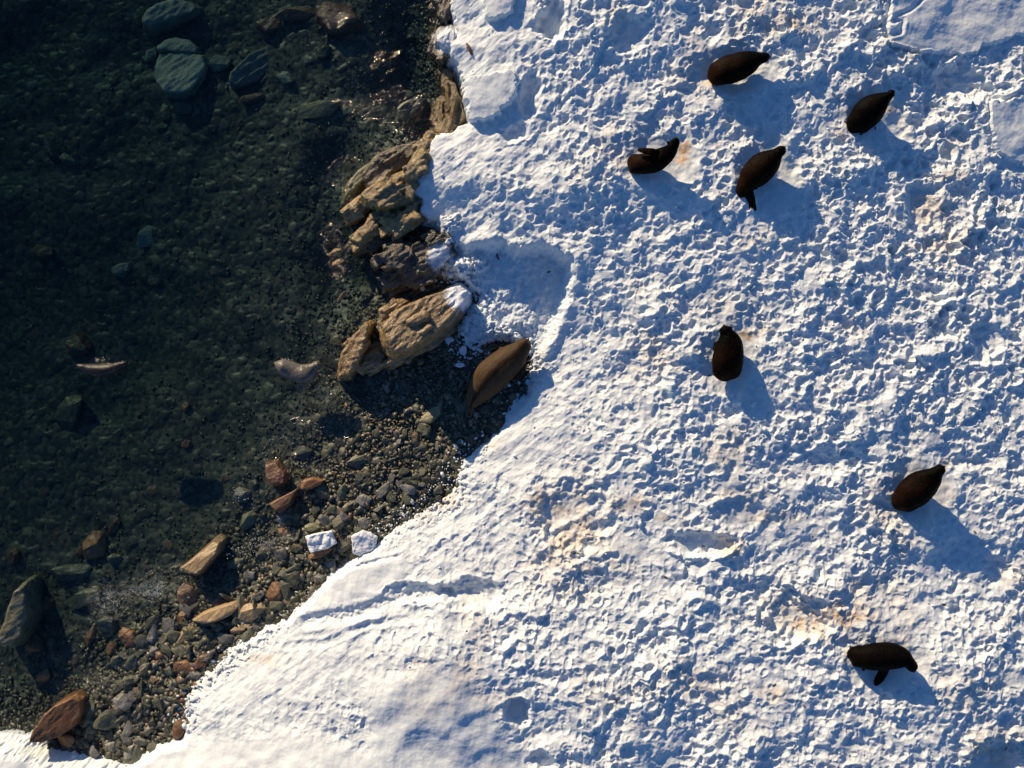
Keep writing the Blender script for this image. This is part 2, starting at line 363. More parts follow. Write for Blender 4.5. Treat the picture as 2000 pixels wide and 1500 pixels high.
def edge_h(x, y):
    n = 0; d = 0
    for u, v, e in EDGE:
        px, py = at(u, v, -.75); wgt = 1 / (((x - px) ** 2 + (y - py) ** 2) ** 1.5 + .02); n = n + wgt * e; d = d + wgt
    return n / d
E = coarse(edge_h, .16)
pos = np.clip(sd0, 0, None)
slope = (1.25 + .35 * sstep(-3.5, -6, Y)) * (1 - np.exp(-pos / 2.6)) - .05 * np.minimum(pos, 14)
Zs = -0.88 + E * sstep(-0.02, 0.16, sd) + slope
Zs += 0.10 * fbm(X * .45, Y * .45, 21, 3) * sstep(.5, 3, pos)
und = 0.035 * fbm(X * 1.6, Y * 1.6, 25, 3)
# smoothness masks
plate = np.zeros(X.shape, F32); lift = np.zeros(X.shape, F32)
rag = 0.045 * fbm(X * 6, Y * 6, 41, 3, .6)
for pts, l in PLATES:
    d = coarse(lambda x, y, pts=pts: polysdf(x, y, pts)) + rag
    soft = .16 if l in (.05, .06) else 0
    m = sstep(-.015 - soft, .035 + soft, d); plate = np.maximum(plate, sstep(-.08 - soft, .0 + soft, d)); lift = np.maximum(lift, m * l)
pu = coarse(lambda x, y: x, .5)
gm = sstep(-.14, .10, gul + 0.07 * fbm(X * 3, Y * 3, 44, 4, .6))
f0 = fbm(X * 6, Y * 6, 73, 3, .6)
bed = np.zeros(X.shape, F32); dep = np.zeros(X.shape, F32)
for u, v, ru, rv, dd in HOLLOWS:
    px, py = at(u, v); s = np.hypot((X - px) / (ru / 100), (Y - py) / (rv / 100)) + .38 * wx + .10 * f0
    dep += dd * sstep(1.2, .5, s) - .015 * np.exp(-((s - 1.25) / .15) ** 2); bed = np.maximum(bed, sstep(1.25, .8, s) * (.85 if u in (1366, 1010, 1075, 930) else .5))
sealm = np.zeros(X.shape, F32)
for u, v, ru, rv in SEALBED:
    px, py = at(u, v); s = np.hypot((X - px) / (ru / 100), (Y - py) / (rv / 100)) + .15 * wx
    dep += .05 * sstep(1.15, .6, s); bed = np.maximum(bed, sstep(1.2, .85, s) * .8)
# footprints
vary = np.clip(0.88 + 0.6 * fbm(X * .55, Y * .55, 61, 3), .35, 1.4)
rough_r = coarse(lambda x, y: sstep(5.5, 8.5, x) * sstep(-1.5, 2.5, y) * .7, .3)   # churned snow, upper right
amp = (1 - plate) * (1 - bed) * (1 - .75 * gm) * sstep(.0, .5, pos) * (.40 + .60 * sstep(.5, 3.0, pos)) * vary * fine * (1 - .6 * np.exp(-(((X + 4.3) / 2.3) ** 2 + ((Y + 5.7) / 1.1) ** 2)))
c1, r1 = craters(X + .03 * wx, Y + .03 * wy, .195, 101, keep=.8, rmin=.34, rmax=.66, aniso=.22)
c2, r2 = craters(X + .02 * wx, Y + .02 * wy, .125, 111, keep=.6, rmin=.3, rmax=.62, aniso=.22)
c3, r3 = craters(X + .05 * wy, Y + .05 * wx, .38, 121, keep=.5, rmin=.3, rmax=.6, aniso=.25)
f1 = fbm(X * 7.5, Y * 7.5, 71, 4, .62)
f2 = fbm(X * 2.4, Y * 2.4, 75, 2)
pits = -(.048 + .05 * rough_r) * c1 - .023 * c2 - (.042 + .08 * rough_r) * c3 + .010 * r1 + .006 * r2 + .012 * r3
clod = .010 * f1 + .05 * f2 + .05 * fbm(X * 1.1, Y * 1.1, 79, 2) + (.030 * rough_r) * np.abs(fbm(X * 4, Y * 4, 81, 4, .6))
Zs += amp * (pits + clod + .04)
Zs += (1 - amp) * fine * (.0035 * fbm(X * 9, Y * 9, 91, 3, .6) + .012 * fbm(X * 1.7 - Y, Y * 2.2 + X, 95, 2)) + und * (1 - plate * .3)
Zs += lift - dep
def tilt(u, v, r, g):                      # snow falling away from the sun around a spot
    px, py = at(u, v); lx = (X - px) * .545 - (Y - py) * .839
    return -g * lx * np.exp(-(((X - px) ** 2 + (Y - py) ** 2) / (r * r)) ** 2)
Zs += tilt(900, 1390, 1.7, .17) + tilt(1860, 30, 1.9, .09) + tilt(2000, 260, 1.4, .08)
pl_x = X * .839 + Y * .545
Zs += .022 * plate * sstep(-5, -6, Y) * fbm(pl_x * .9 + 2, (X * .545 - Y * .839) * 2.3, 131, 2)
# combed flow lines in the shore band
Zs += .012 * sstep(.05, .3, pos) * sstep(2.6, .8, pos) * (1 - plate) * fbm((X * .8 + Y * .6) * 1.5, (-X * .6 + Y * .8) * 7, 97, 3, .6)
# rounded drift at the lower edge of the frame, wind ripples on the plates
bx, by = at(640, 1500, -.3)
Zs += .16 * np.exp(-((X - at(560, 1500, -.3)[0]) / 2.0) ** 2) * sstep(-6.9, -7.7, Y)
# trodden ridge tracks
def groove(pts, z, width, depth, rimh=.0):
    global Zs
    d = coarse(lambda x, y: linedist(x, y, P(pts, z)), .05)
    Zs = Zs - depth * np.exp(-(d / width) ** 2) * (1 + .5 * fbm(X * 9, Y * 9, 99, 2)) + rimh * np.exp(-((d - width * 1.7) / (width * .6)) ** 2)
groove([(572,1205),(600,1165),(645,1128),(690,1108),(740,1094),(778,1086)], -.5, .032, .045)
groove([(1690,62),(1752,48),(1748,72),(1722,80)], 0, .05, .06, .01)
groove([(1735,45),(1770,28),(1800,0)], 0, .04, .05)
groove([(1722,96),(1790,112),(1810,108)], 0, .03, .05, .02)
groove([(600,1215),(700,1195),(800,1160),(900,1148),(960,1165)], -.4, .11, .055, .02)
groove([(560,1262),(640,1250),(720,1212),(800,1200)], -.5, .06, .02, .01)
groove([(1305,1075),(1350,1086),(1400,1084),(1430,1070)], 0, .04, -.05)
groove([(1060,1050),(1120,1020),(1170,990)], 0, .05, -.04)
floor = -.80 + .05 * fbm(X * 2.2, Y * 2.2, 46, 4, .6) + .02 * f1 + .10 * sstep(-.5, 1.5, Y) 
lip = np.exp(-((gul + .16) / .12) ** 2) * .07 * sstep(.2, .6, pos)
Zs = Zs + lip
Zs = Zs * (1 - gm) + np.minimum(floor, Zs) * gm
heap = (polysdf(X, Y, P([(905,505),(935,500),(960,520),(985,560),(960,585),(925,548)], -.6)) if False else None)
for u, v, r, hh in ((872,480,.16,.22),(880,440,.2,.12),(905,520,.22,.18),(935,515,.18,.16),(958,640,.20,.14),(985,650,.16,.12),(1008,662,.12,.10),(935,690,.14,.08)):
    px, py = at(u, v, -.6); s = np.hypot(X - px, Y - py) / r + .5 * f1
    Zs += hh * sstep(1.25, .5, s) * (1 + .3 * f1)
Zs = np.where(sd < 0, Zs + 2.2 * np.clip(sd, -1.2, 0), Zs)
thin = sstep(.55, .0, sd0) * sstep(.22, .08, E)            # thin crust between shore stones
Zs -= thin * .17 * np.clip(fbm(X * 8, Y * 8, 141, 3, .6) + .1, 0, 1)
stain = np.zeros(X.shape, F32); warm = np.zeros(X.shape, F32)
for u, v, ru, rv, s_, wv in STAINS:
    px, py = at(u, v); g = np.exp(-(((X - px) / (ru / 100)) ** 2 + ((Y - py) / (rv / 100)) ** 2)) * (1.0 + 1.0 * wx)
    g = np.clip(g, 0, 1) * s_; warm = np.where(g > stain, wv, warm); stain = np.maximum(stain, g)
broad = np.clip(fbm(X * .6, Y * .6, 201, 3) - .25, 0, 1) * .35 * sstep(1, 3, pos); warm = np.where(broad > stain, .75, warm); stain = np.maximum(stain, broad)
speck = np.zeros(X.shape, F32)
for u, v in SPECKS:
    px, py = at(u, v); a_ = h01(np.array([u]), np.array([v]), 9)[0] * 3.1
    lx = (X - px) * math.cos(a_) + (Y - py) * math.sin(a_); ly = -(X - px) * math.sin(a_) + (Y - py) * math.cos(a_)
    speck = np.maximum(speck, sstep(1.2, .7, np.hypot(lx / .045, ly / .02) + .3 * f1))
ZG = ground_z(X, Y, wl)
keep = (Zs > ZG - .25)
link('snow', grid_mesh('snow', xs, ys, Zs, keep, dict(stain=stain, warm=warm, speck=speck, gully_tint=gm * .8)), M['snow'])['kind'] = 'structure'
def snow_at(x, y, r=0.0):
    i = int(np.argmin(np.abs(xs - x))); j = int(np.argmin(np.abs(ys - y)))
    if r <= 0: return float(Zs[j, i])
    k = max(1, int(r / .0135)); return float(np.median(Zs[max(0, j - k):j + k, max(0, i - k):i + k]))
def surf_at(x, y):
    i = int(np.argmin(np.abs(xs - x))); j = int(np.argmin(np.abs(ys - y)))
    return float(max(Zs[j, i], ZG[j, i]))
def ground_at(x, y):
    i = int(np.argmin(np.abs(xs - x))); j = int(np.argmin(np.abs(ys - y))); return float(ZG[j, i])
def water_sd(x, y):
    i = int(np.argmin(np.abs(xs - x))); j = int(np.argmin(np.abs(ys - y))); return float(wl[j, i])

# ------------------------------------------------------------------ sea bed and beach
gx = axis(-11.9, 1.2, 0.024, 90.0); gy = axis(-8.9, 8.9, 0.024, 90.0)
GX, GY = np.meshgrid(gx, gy)
jx = np.clip(np.searchsorted(xs, gx), 0, len(xs) - 1); jy = np.clip(np.searchsorted(ys, gy), 0, len(ys) - 1)
GZ = ZG[np.ix_(jy, jx)].copy(); gwl = wl[np.ix_(jy, jx)]
a1, i1 = worley(GX, GY, .085, 301); a2, i2 = worley(GX, GY, .19, 311)
big = i2 > .72
uwf = .45 + .55 * sstep(-1.2, -.1, gwl); GZ += uwf * .028 * np.sqrt(np.clip(1 - a1 * a1 * 1.6, 0, 1)) + uwf * np.where(big, .05 * np.sqrt(np.clip(1 - a2 * a2 * 2.2, 0, 1)), 0) - .03
cell = np.where(big & (a2 < .62), i2 * 3.57 - 2.57, i1)
link('sea_bed', grid_mesh('sea_bed', gx, gy, GZ, None, dict(cell=cell), smooth=True), M['bed'])['kind'] = 'structure'

# ------------------------------------------------------------------ water (closed body, top surface with waves)
CHOP = [(210,715,45,25,.7),(40,700,55,50,.25),(590,720,60,30,.9),(640,760,40,60,.9),(580,790,60,50,.5),(480,960,60,30,.9),(560,1070,60,50,.8),(530,880,60,40,.7),(690,210,60,60,.55),(800,200,60,60,.6),
  (690,340,60,50,.6),(640,450,40,60,.45),(660,40,40,30,.6),(200,1180,60,40,.8),(260,1150,80,30,.8),(350,1130,80,40,.7),(160,1320,50,40,.8),(200,1330,40,40,.7),(100,1400,40,40,.4),(660,540,50,60,.5),(740,100,60,60,.35),(600,940,60,50,.6)]
vx = axis(-11.5, 1.2, 0.03, 80.0); vy = axis(-8.7, 8.7, 0.03, 80.0)
VX, VY = np.meshgrid(vx, vy)
jx = np.clip(np.searchsorted(xs, vx), 0, len(xs) - 1); jy = np.clip(np.searchsorted(ys, vy), 0, len(ys) - 1)
vwl = wl[np.ix_(jy, jx)]
chop = .10 + .28 * np.exp(-np.abs(vwl) / .45) + .05 * np.exp(-np.abs(vwl) / 2.5)
for u, v, ru, rv, s_ in CHOP:
    px, py = at(u, v, -1); chop += .55 * s_ * np.exp(-(((VX - px) / (ru / 100)) ** 2 + ((VY - py) / (rv / 100)) ** 2))
chop *= np.clip(.85 + .6 * fbm(VX * .8, VY * .8, 403, 3), .3, 1.6)
rx = VX * math.cos(.6) + VY * math.sin(.6); ry = -VX * math.sin(.6) + VY * math.cos(.6)
VZ = WATER_Z + .012 * fbm(rx * .9, ry * 1.8, 401, 2) + chop * .028 * fbm(rx * 2.6, ry * 5.2, 405, 3, .55)
wm_ = grid_mesh('water', vx, vy, VZ, None, dict(chop=np.clip(chop, 0, 1)))
bm = bmesh.new(); bm.from_mesh(wm_)
bedges = [e for e in bm.edges if e.is_boundary]
r = bmesh.ops.extrude_edge_only(bm, edges=bedges); nv = [g for g in r['geom'] if isinstance(g, bmesh.types.BMVert)]
for v in nv: v.co.z = -9.0
bot = [e for e in bm.edges if e.is_boundary]
bmesh.ops.contextual_create(bm, geom=bot)
bmesh.ops.recalc_face_normals(bm, faces=bm.faces)
bm.to_mesh(wm_); bm.free()
link('water', wm_, M['water'])['kind'] = 'structure'

# ------------------------------------------------------------------ rocks
RNG = random.Random(7)
def hull_mesh(name, pts, cuts=2, seed=0, amp=.03, freq=6.0):
    bm = bmesh.new()
    for p in pts: bm.verts.new(p)
    bmesh.ops.convex_hull(bm, input=bm.verts[:])
    for v in [v for v in bm.verts if not v.link_faces]: bm.verts.remove(v)
    bmesh.ops.triangulate(bm, faces=bm.faces[:])
    for _ in range(cuts):
        bmesh.ops.subdivide_edges(bm, edges=bm.edges[:], cuts=1, use_grid_fill=True)
        bmesh.ops.smooth_vert(bm, verts=bm.verts[:], factor=.12, use_axis_x=True, use_axis_y=True, use_axis_z=True)
    me = bpy.data.meshes.new(name); bm.normal_update(); bm.to_mesh(me); bm.free()
    n = len(me.vertices); co = np.empty(n * 3, F32); me.vertices.foreach_get('co', co); co = co.reshape(-1, 3)
    nn = np.empty(n * 3, F32); me.vertices.foreach_get('normal', nn); nn = nn.reshape(-1, 3)
    co += nn * (amp * noise3(co, freq, seed) + amp * .4 * noise3(co, freq * 2.7, seed + 50))[:, None]
    me.vertices.foreach_set('co', co.reshape(-1)); me.update()
    return me
def stone_pts(rnd, a, b, c, n=13, box=.55):
    pts = []
    for _ in range(n):
        v = Vector((rnd.gauss(0, 1), rnd.gauss(0, 1), rnd.gauss(0, 1))).normalized()
        m = max(abs(v.x), abs(v.y), abs(v.z)); v = v * ((1 - box) + box / m)
        pts.append((v.x * a, v.y * b, v.z * c))
    return pts
def stone(u, v, L, W, ang, mat, label, cat='rock', name='rock', sink=.35, hk=.42, n=13, group=None, zoff=None):
    """a single stone: long and short size in photo px, angle counter-clockwise"""
    rnd = random.Random(int(u * 31 + v * 17)); z = -0.95
    x, y = at(u, v, z); gz = ground_at(x, y); x, y = at(u, v, gz); gz = ground_at(x, y)
    k = (H - gz) / H; a = L / 200 * k * 1.06; b = W / 200 * k * 1.06; c = hk * min(a, b) * 1.6
    pts = stone_pts(rnd, a, b, c, n)
    pts += [(a, 0, -.2 * c), (-a, .1 * b, -.1 * c), (0.1 * a, b, 0), (-.1 * a, -b, 0)]
    me = hull_mesh(name, pts, 3, int(u), .07 * min(a, b), 2.2 / max(a, b))
    o = link(name, me, M[mat]); o.location = (x, y, gz + c * (1 - 2 * sink) if zoff is None else gz + zoff)
    o.rotation_euler = (rnd.uniform(-.12, .12), rnd.uniform(-.12, .12), math.radians(ang))
    return tag(o, label, cat, group)
def remeshed(me, voxel, smooth_it=2, fac=.5):
    o = bpy.data.objects.new('tmp', me); col.objects.link(o)
    m = o.modifiers.new('r', 'REMESH'); m.mode = 'VOXEL'; m.voxel_size = voxel; m.use_smooth_shade = True
    if smooth_it:
        s = o.modifiers.new('s', 'SMOOTH'); s.iterations = smooth_it; s.factor = fac
    dg = bpy.context.evaluated_depsgraph_get(); dg.update()
    out = bpy.data.meshes.new_from_object(o.evaluated_get(dg)); bpy.data.objects.remove(o)
    return out
def crag(name, blocks, mat, label, cat='rock', voxel=.022, amp=.05, strata=35, seed=1, dust=None, chips=0):
    """blocks: (outline px, z0, z1, (slope x, slope y), inset); merged into one weathered rock"""
    bm = bmesh.new()
    for outl, z0, z1, (gx_, gy_), ins in blocks:
        cxp = sum(p[0] for p in outl) / len(outl); cyp = sum(p[1] for p in outl) / len(outl)
        cx, cy = at(cxp, cyp, z1); verts = []
        for (u, v) in outl:
            x, y = at(cxp + (u - cxp) * 1.07, cyp + (v - cyp) * 1.07, z1 - .1); j = RNG.uniform(.9, 1.1)
            top = z1 + gx_ * (x - cx) + gy_ * (y - cy) + RNG.uniform(-.03, .03)
            verts.append(bm.verts.new((x + (cx - x) * ins * j, y + (cy - y) * ins * j, top)))
            verts.append(bm.verts.new((x, y, z0 + (top - z0) * .55)))
            verts.append(bm.verts.new((x - (cx - x) * .05, y - (cy - y) * .05, z0)))
        r = bmesh.ops.convex_hull(bm, input=verts)
    cr = random.Random(seed * 7)
    for _ in range(chips):                  # angular slabs standing on the blocks, along the bedding
        outl, z0, z1, (gx_, gy_), ins = cr.choice(blocks)
        cxp = sum(p[0] for p in outl) / len(outl); cyp = sum(p[1] for p in outl) / len(outl)
        p = cr.choice(outl); f = cr.uniform(.0, .95); u = cxp + (p[0] - cxp) * f; v = cyp + (p[1] - cyp) * f
        x, y = at(u, v, z1); cx, cy = at(cxp, cyp, z1); top = z1 + gx_ * (x - cx) + gy_ * (y - cy) - (.25 * f * f)
        L_, W_, an = cr.uniform(.12, .34), cr.uniform(.05, .14), math.radians(strata + cr.uniform(-18, 18)); vs = []
        for sx_ in (-1, 1):
            for sy_ in (-1, 1):
                for sz_ in (0, 1):
                    lx = sx_ * L_ * cr.uniform(.6, 1); ly = sy_ * W_ * cr.uniform(.6, 1)
                    vs.append(bm.verts.new((x + lx * math.cos(an) - ly * math.sin(an), y + lx * math.sin(an) + ly * math.cos(an), top + (cr.uniform(.0, .12) if sz_ else -.3))))
        bmesh.ops.convex_hull(bm, input=vs)
    me = bpy.data.meshes.new(name); bm.to_mesh(me); bm.free()
    me = remeshed(me, voxel, 1 if not chips else 0); me.name = name
    n = len(me.vertices); co = np.empty(n * 3, F32); me.vertices.foreach_get('co', co); co = co.reshape(-1, 3)
    nn = np.empty(n * 3, F32); me.vertices.foreach_get('normal', nn); nn = nn.reshape(-1, 3)
    a = math.radians(strata); q = co.copy()
    q[:, 0] = (co[:, 0] * math.cos(a) + co[:, 1] * math.sin(a)) * .35; q[:, 1] = -co[:, 0] * math.sin(a) + co[:, 1] * math.cos(a)
    d = noise3(q, 2.6, seed) * amp * 1.2 + (.5 - np.abs(noise3(q, 5.5, seed + 3))) * amp * .9 + noise3(q, 14, seed + 9) * amp * .5 + noise3(co, 24, seed + 15) * amp * .2
    st = q[:, 1] * 7 + noise3(q, 2.0, seed + 21); d += ((st - np.floor(st)) - .5) * amp * .22 * (noise3(q, 3.0, seed + 31) > 0)
    co += nn * d[:, None]
    if dust is not None:
        (u0, v0, rr) = dust; px, py = at(u0, v0, -.4)
        dd = np.clip(1 - np.hypot(co[:, 0] - px, co[:, 1] - py) / rr, 0, 1) * 1.1
        me.attributes.new('dust', 'FLOAT', 'POINT').data.foreach_set('value', dd.astype(F32))
    c0 = co.mean(0); c0[2] = co[:, 2].min(); co -= c0
    me.vertices.foreach_set('co', co.reshape(-1)); me.update()
    o = link(name, me, M[mat]); o.location = c0.tolist(); return tag(o, label, cat)

crag('boulder', [
  ([(742,642),(760,612),(800,590),(850,568),(895,550),(918,566),(915,590),(890,628),(845,660),(800,690),(765,700),(748,672)], -1.6, -.18, (-.16, -.16), .20),
  ([(742,642),(748,618),(800,586),(780,582),(738,604)], -1.6, -.55, (0, 0), .2),
  ([(765,700),(800,690),(890,628),(905,640),(850,680),(760,722),(740,712)], -1.6, -.72, (0, 0), .2),
  ([(656,742),(655,715),(665,690),(690,655),(718,628),(728,632),(715,665),(712,680),(700,715),(680,738)], -1.7, -.62, (.30, .05), .18),
  ([(712,690),(728,680),(745,685),(765,708),(735,725),(705,728),(690,725)], -1.7, -.88, (-.1, .1), .25),
  ], 'boulder', 'long golden brown boulder lying in the shallows, snow on its upper end', 'boulder', seed=5, strata=38, dust=(898,576,.62), amp=.035, chips=26, voxel=.018)
crag('rock_outcrop', [
  ([(705,385),(722,366),(745,350),(790,326),(806,332),(800,372),(790,400),(755,412),(735,408),(715,398)], -1.6, -.45, (-.15, -.25), .15),
  ([(664,413),(680,400),(703,386),(718,398),(716,412),(700,426),(684,428)], -1.7, -.72, (.1, -.1), .2),
  ([(690,462),(712,440),(740,425),(735,445),(722,462),(704,475)], -1.7, -.70, (0, -.15), .2),
  ([(738,425),(770,410),(812,402),(822,425),(806,445),(785,458),(748,450)], -1.7, -.55, (0, -.2), .25),
  ([(790,330),(812,300),(832,262),(842,268),(830,310),(818,345),(805,400),(790,400)], -1.6, -.42, (0, 0), .2),
  ([(735,408),(755,412),(748,430),(725,425)], -1.7, -.75, (0, 0), .2),
  ], 'crag', 'jagged golden rock outcrop between the snow edge and the sea', 'rock', seed=9, strata=38, amp=.03, chips=110, voxel=.018)
crag('rock_outcrop', [
  ([(745,505),(765,475),(800,466),(820,480),(812,510),(785,530),(758,528)], -1.7, -.55, (-.25, -.2), .2),
  ([(800,470),(850,455),(866,480),(862,520),(845,550),(812,568),(785,560),(770,535),(800,510)], -1.7, -.62, (0, 0), .3),
  ([(700,480),(735,468),(775,462),(770,470),(735,478),(705,488)], -1.7, -.9, (0, 0), .3),
  ([(830,450),(866,462),(868,500),(850,500)], -1.7, -.5, (0, 0), .3),
  ([(750,525),(785,535),(800,568),(780,570),(760,548)], -1.7, -.85, (0, 0), .3),
  ], 'darkcrag', 'dark craggy rock with a bright ridge just above the long boulder', 'rock', seed=14, strata=30, dust=(858,500,.5), amp=.03, chips=75, voxel=.018)
crag('shore_cliff', [
  ([(868,140),(890,160),(900,190),(905,215),(916,236),(898,256),(882,256),(878,235),(872,200),(866,170)], -1.9, -.50, (.3, 0), .2),
  ([(850,205),(870,190),(885,250),(860,255),(840,255)], -1.9, -.95, (.2, 0), .3),
  ([(878,235),(905,240),(888,262),(850,262),(840,256)], -1.9, -.75, (0, 0), .2),
  ], 'crag', 'broken yellowish rock wall under the flat snow slab edge', 'rock', seed=21, strata=75, amp=.03, chips=45, voxel=.018)
crag('shore_cliff', [
  ([(848,62),(856,48),(880,42),(902,52),(905,90),(888,98),(862,100),(846,84)], -1.9, -.42, (0, -.2), .2),
  ([(850,0),(872,-10),(890,10),(895,45),(870,45),(855,25)], -1.9, -.52, (.1, 0), .2),
  ([(835,-60),(870,-60),(878,5),(852,8)], -1.9, -.6, (.1, 0), .2),
  ([(855,98),(880,96),(880,118),(866,122)], -1.9, -.85, (.1, 0), .2),
  ], 'darkcrag', 'snow dusted knobbly rock at the top of the shoreline', 'rock', seed=25, strata=70, amp=.03, dust=(878,75,.6), chips=45, voxel=.018)
crag('submerged_rock', [
  ([(668,395),(672,365),(700,330),(735,305),(750,312),(720,345),(690,380)], -1.8, -1.0, (0, 0), .35)], 'olive', 'half submerged ridge left of the golden outcrop, waves breaking on it', 'rock', seed=31)
crag('rock_ledge', [
  ([(705,345),(730,305),(770,285),(815,272),(835,275),(815,300),(790,328),(745,350),(715,375)], -1.8, -.93, (0, 0), .2),
  ([(690,470),(720,455),(760,440),(780,455),(750,478),(715,490)], -1.8, -.93, (0, 0), .2)], 'darkcrag', 'low wet ledge awash on the sea side of the golden outcrop', 'rock', seed=61, strata=38, amp=.03, chips=30, voxel=.018)
crag('submerged_rock', [
  ([(770,235),(775,205),(800,190),(828,188),(830,205),(800,215),(790,250)], -1.9, -1.02, (0, 0), .3)], 'slate', 'low wet rock awash beside the rock wall under the snow slab', 'rock', seed=33)
crag('submerged_rock', [
  ([(303,118),(310,104),(345,107),(375,103),(398,108),(404,130),(400,150),(385,165),(376,182),(350,188),(325,184),(318,168),(302,155)], -2.9, -2.05, (.05, -.12), .10)], 'teal', 'largest pale green slab deep under water', 'rock', seed=35, amp=.025)
crag('submerged_rock', [
  ([(306,92),(318,80),(345,74),(372,80),(390,96),(388,107),(350,101),(308,100)], -2.8, -2.1, (0, -.1), .12)], 'teal', 'flat pale slab touching the top of the largest pale green slab', 'rock', seed=37, amp=.025)
crag('submerged_rock', [
  ([(447,168),(450,150),(470,128),(485,108),(505,95),(525,84),(541,92),(541,112),(528,138),(505,160),(480,172),(458,176)], -2.8, -1.95, (-.2, .0), .2)], 'teal', 'long pale grey rock lying slanted deep under water', 'rock', seed=39, amp=.03)
crag('submerged_rock', [
  ([(273,40),(282,22),(305,8),(340,-2),(385,2),(396,14),(385,26),(340,30),(310,42),(290,58),(276,52)], -2.9, -2.05, (0, 0), .2)], 'teal', 'curved pale rock deep under water at the top of the frame', 'rock', seed=41, amp=.03)
crag('rock', [
  ([(352,1110),(372,1096),(398,1074),(418,1052),(431,1058),(426,1080),(408,1102),(388,1124),(366,1122)], -1.5, -.86, (.0, -.25), .22)], 'tan', 'tan wedge shaped rock standing out of the shallow water', 'rock', seed=43, amp=.02, voxel=.015)
crag('rock', [
  ([(373,1213),(395,1198),(440,1180),(462,1174),(471,1184),(452,1202),(420,1214),(395,1221)], -1.4, -.80, (0, -.1), .2)], 'tan', 'long flat yellow brown rock at the water edge', 'rock', seed=45, amp=.02, voxel=.015)
crag('boulder', [
  ([(69,1440),(74,1420),(92,1391),(108,1377),(138,1364),(153,1371),(155,1395),(143,1420),(118,1437),(88,1445)], -1.6, -.62, (-.30, -.10), .09)], 'orange', 'big glossy orange boulder at the lower left waterline', 'boulder', seed=47, amp=.015, strata=40, voxel=.018)
crag('rock', [
  ([(2,1238),(14,1192),(34,1146),(45,1142),(54,1160),(56,1200),(44,1242),(26,1264),(-2,1258)], -1.8, -1.04, (-.1, 0), .18)], 'olive', 'largest olive grey slab under shallow water at the left edge', 'rock', seed=49, amp=.025)
crag('rock', [
  ([(515,905),(540,900),(562,925),(558,945),(535,950),(520,935)], -1.5, -.88, (0, -.2), .2)], 'brown', 'pinkish brown wedge rock with waves washing round it', 'rock', seed=51, amp=.02, voxel=.015)
crag('rock', [
  ([(524,985),(560,965),(583,953),(570,980),(548,1004),(538,998)], -1.4, -.86, (0, -.1), .2)], 'brown', 'brown triangular stone just below the orange one in the surf', 'rock', seed=53, amp=.015, voxel=.013)
crag('rock', [
  ([(586,948),(592,938),(612,932),(634,938),(628,948),(602,956),(588,956)], -1.4, -.84, (0, 0), .2)], 'orange', 'smooth orange stone at the wave edge above the shingle', 'rock', seed=55, amp=.012, voxel=.013)

S = stone
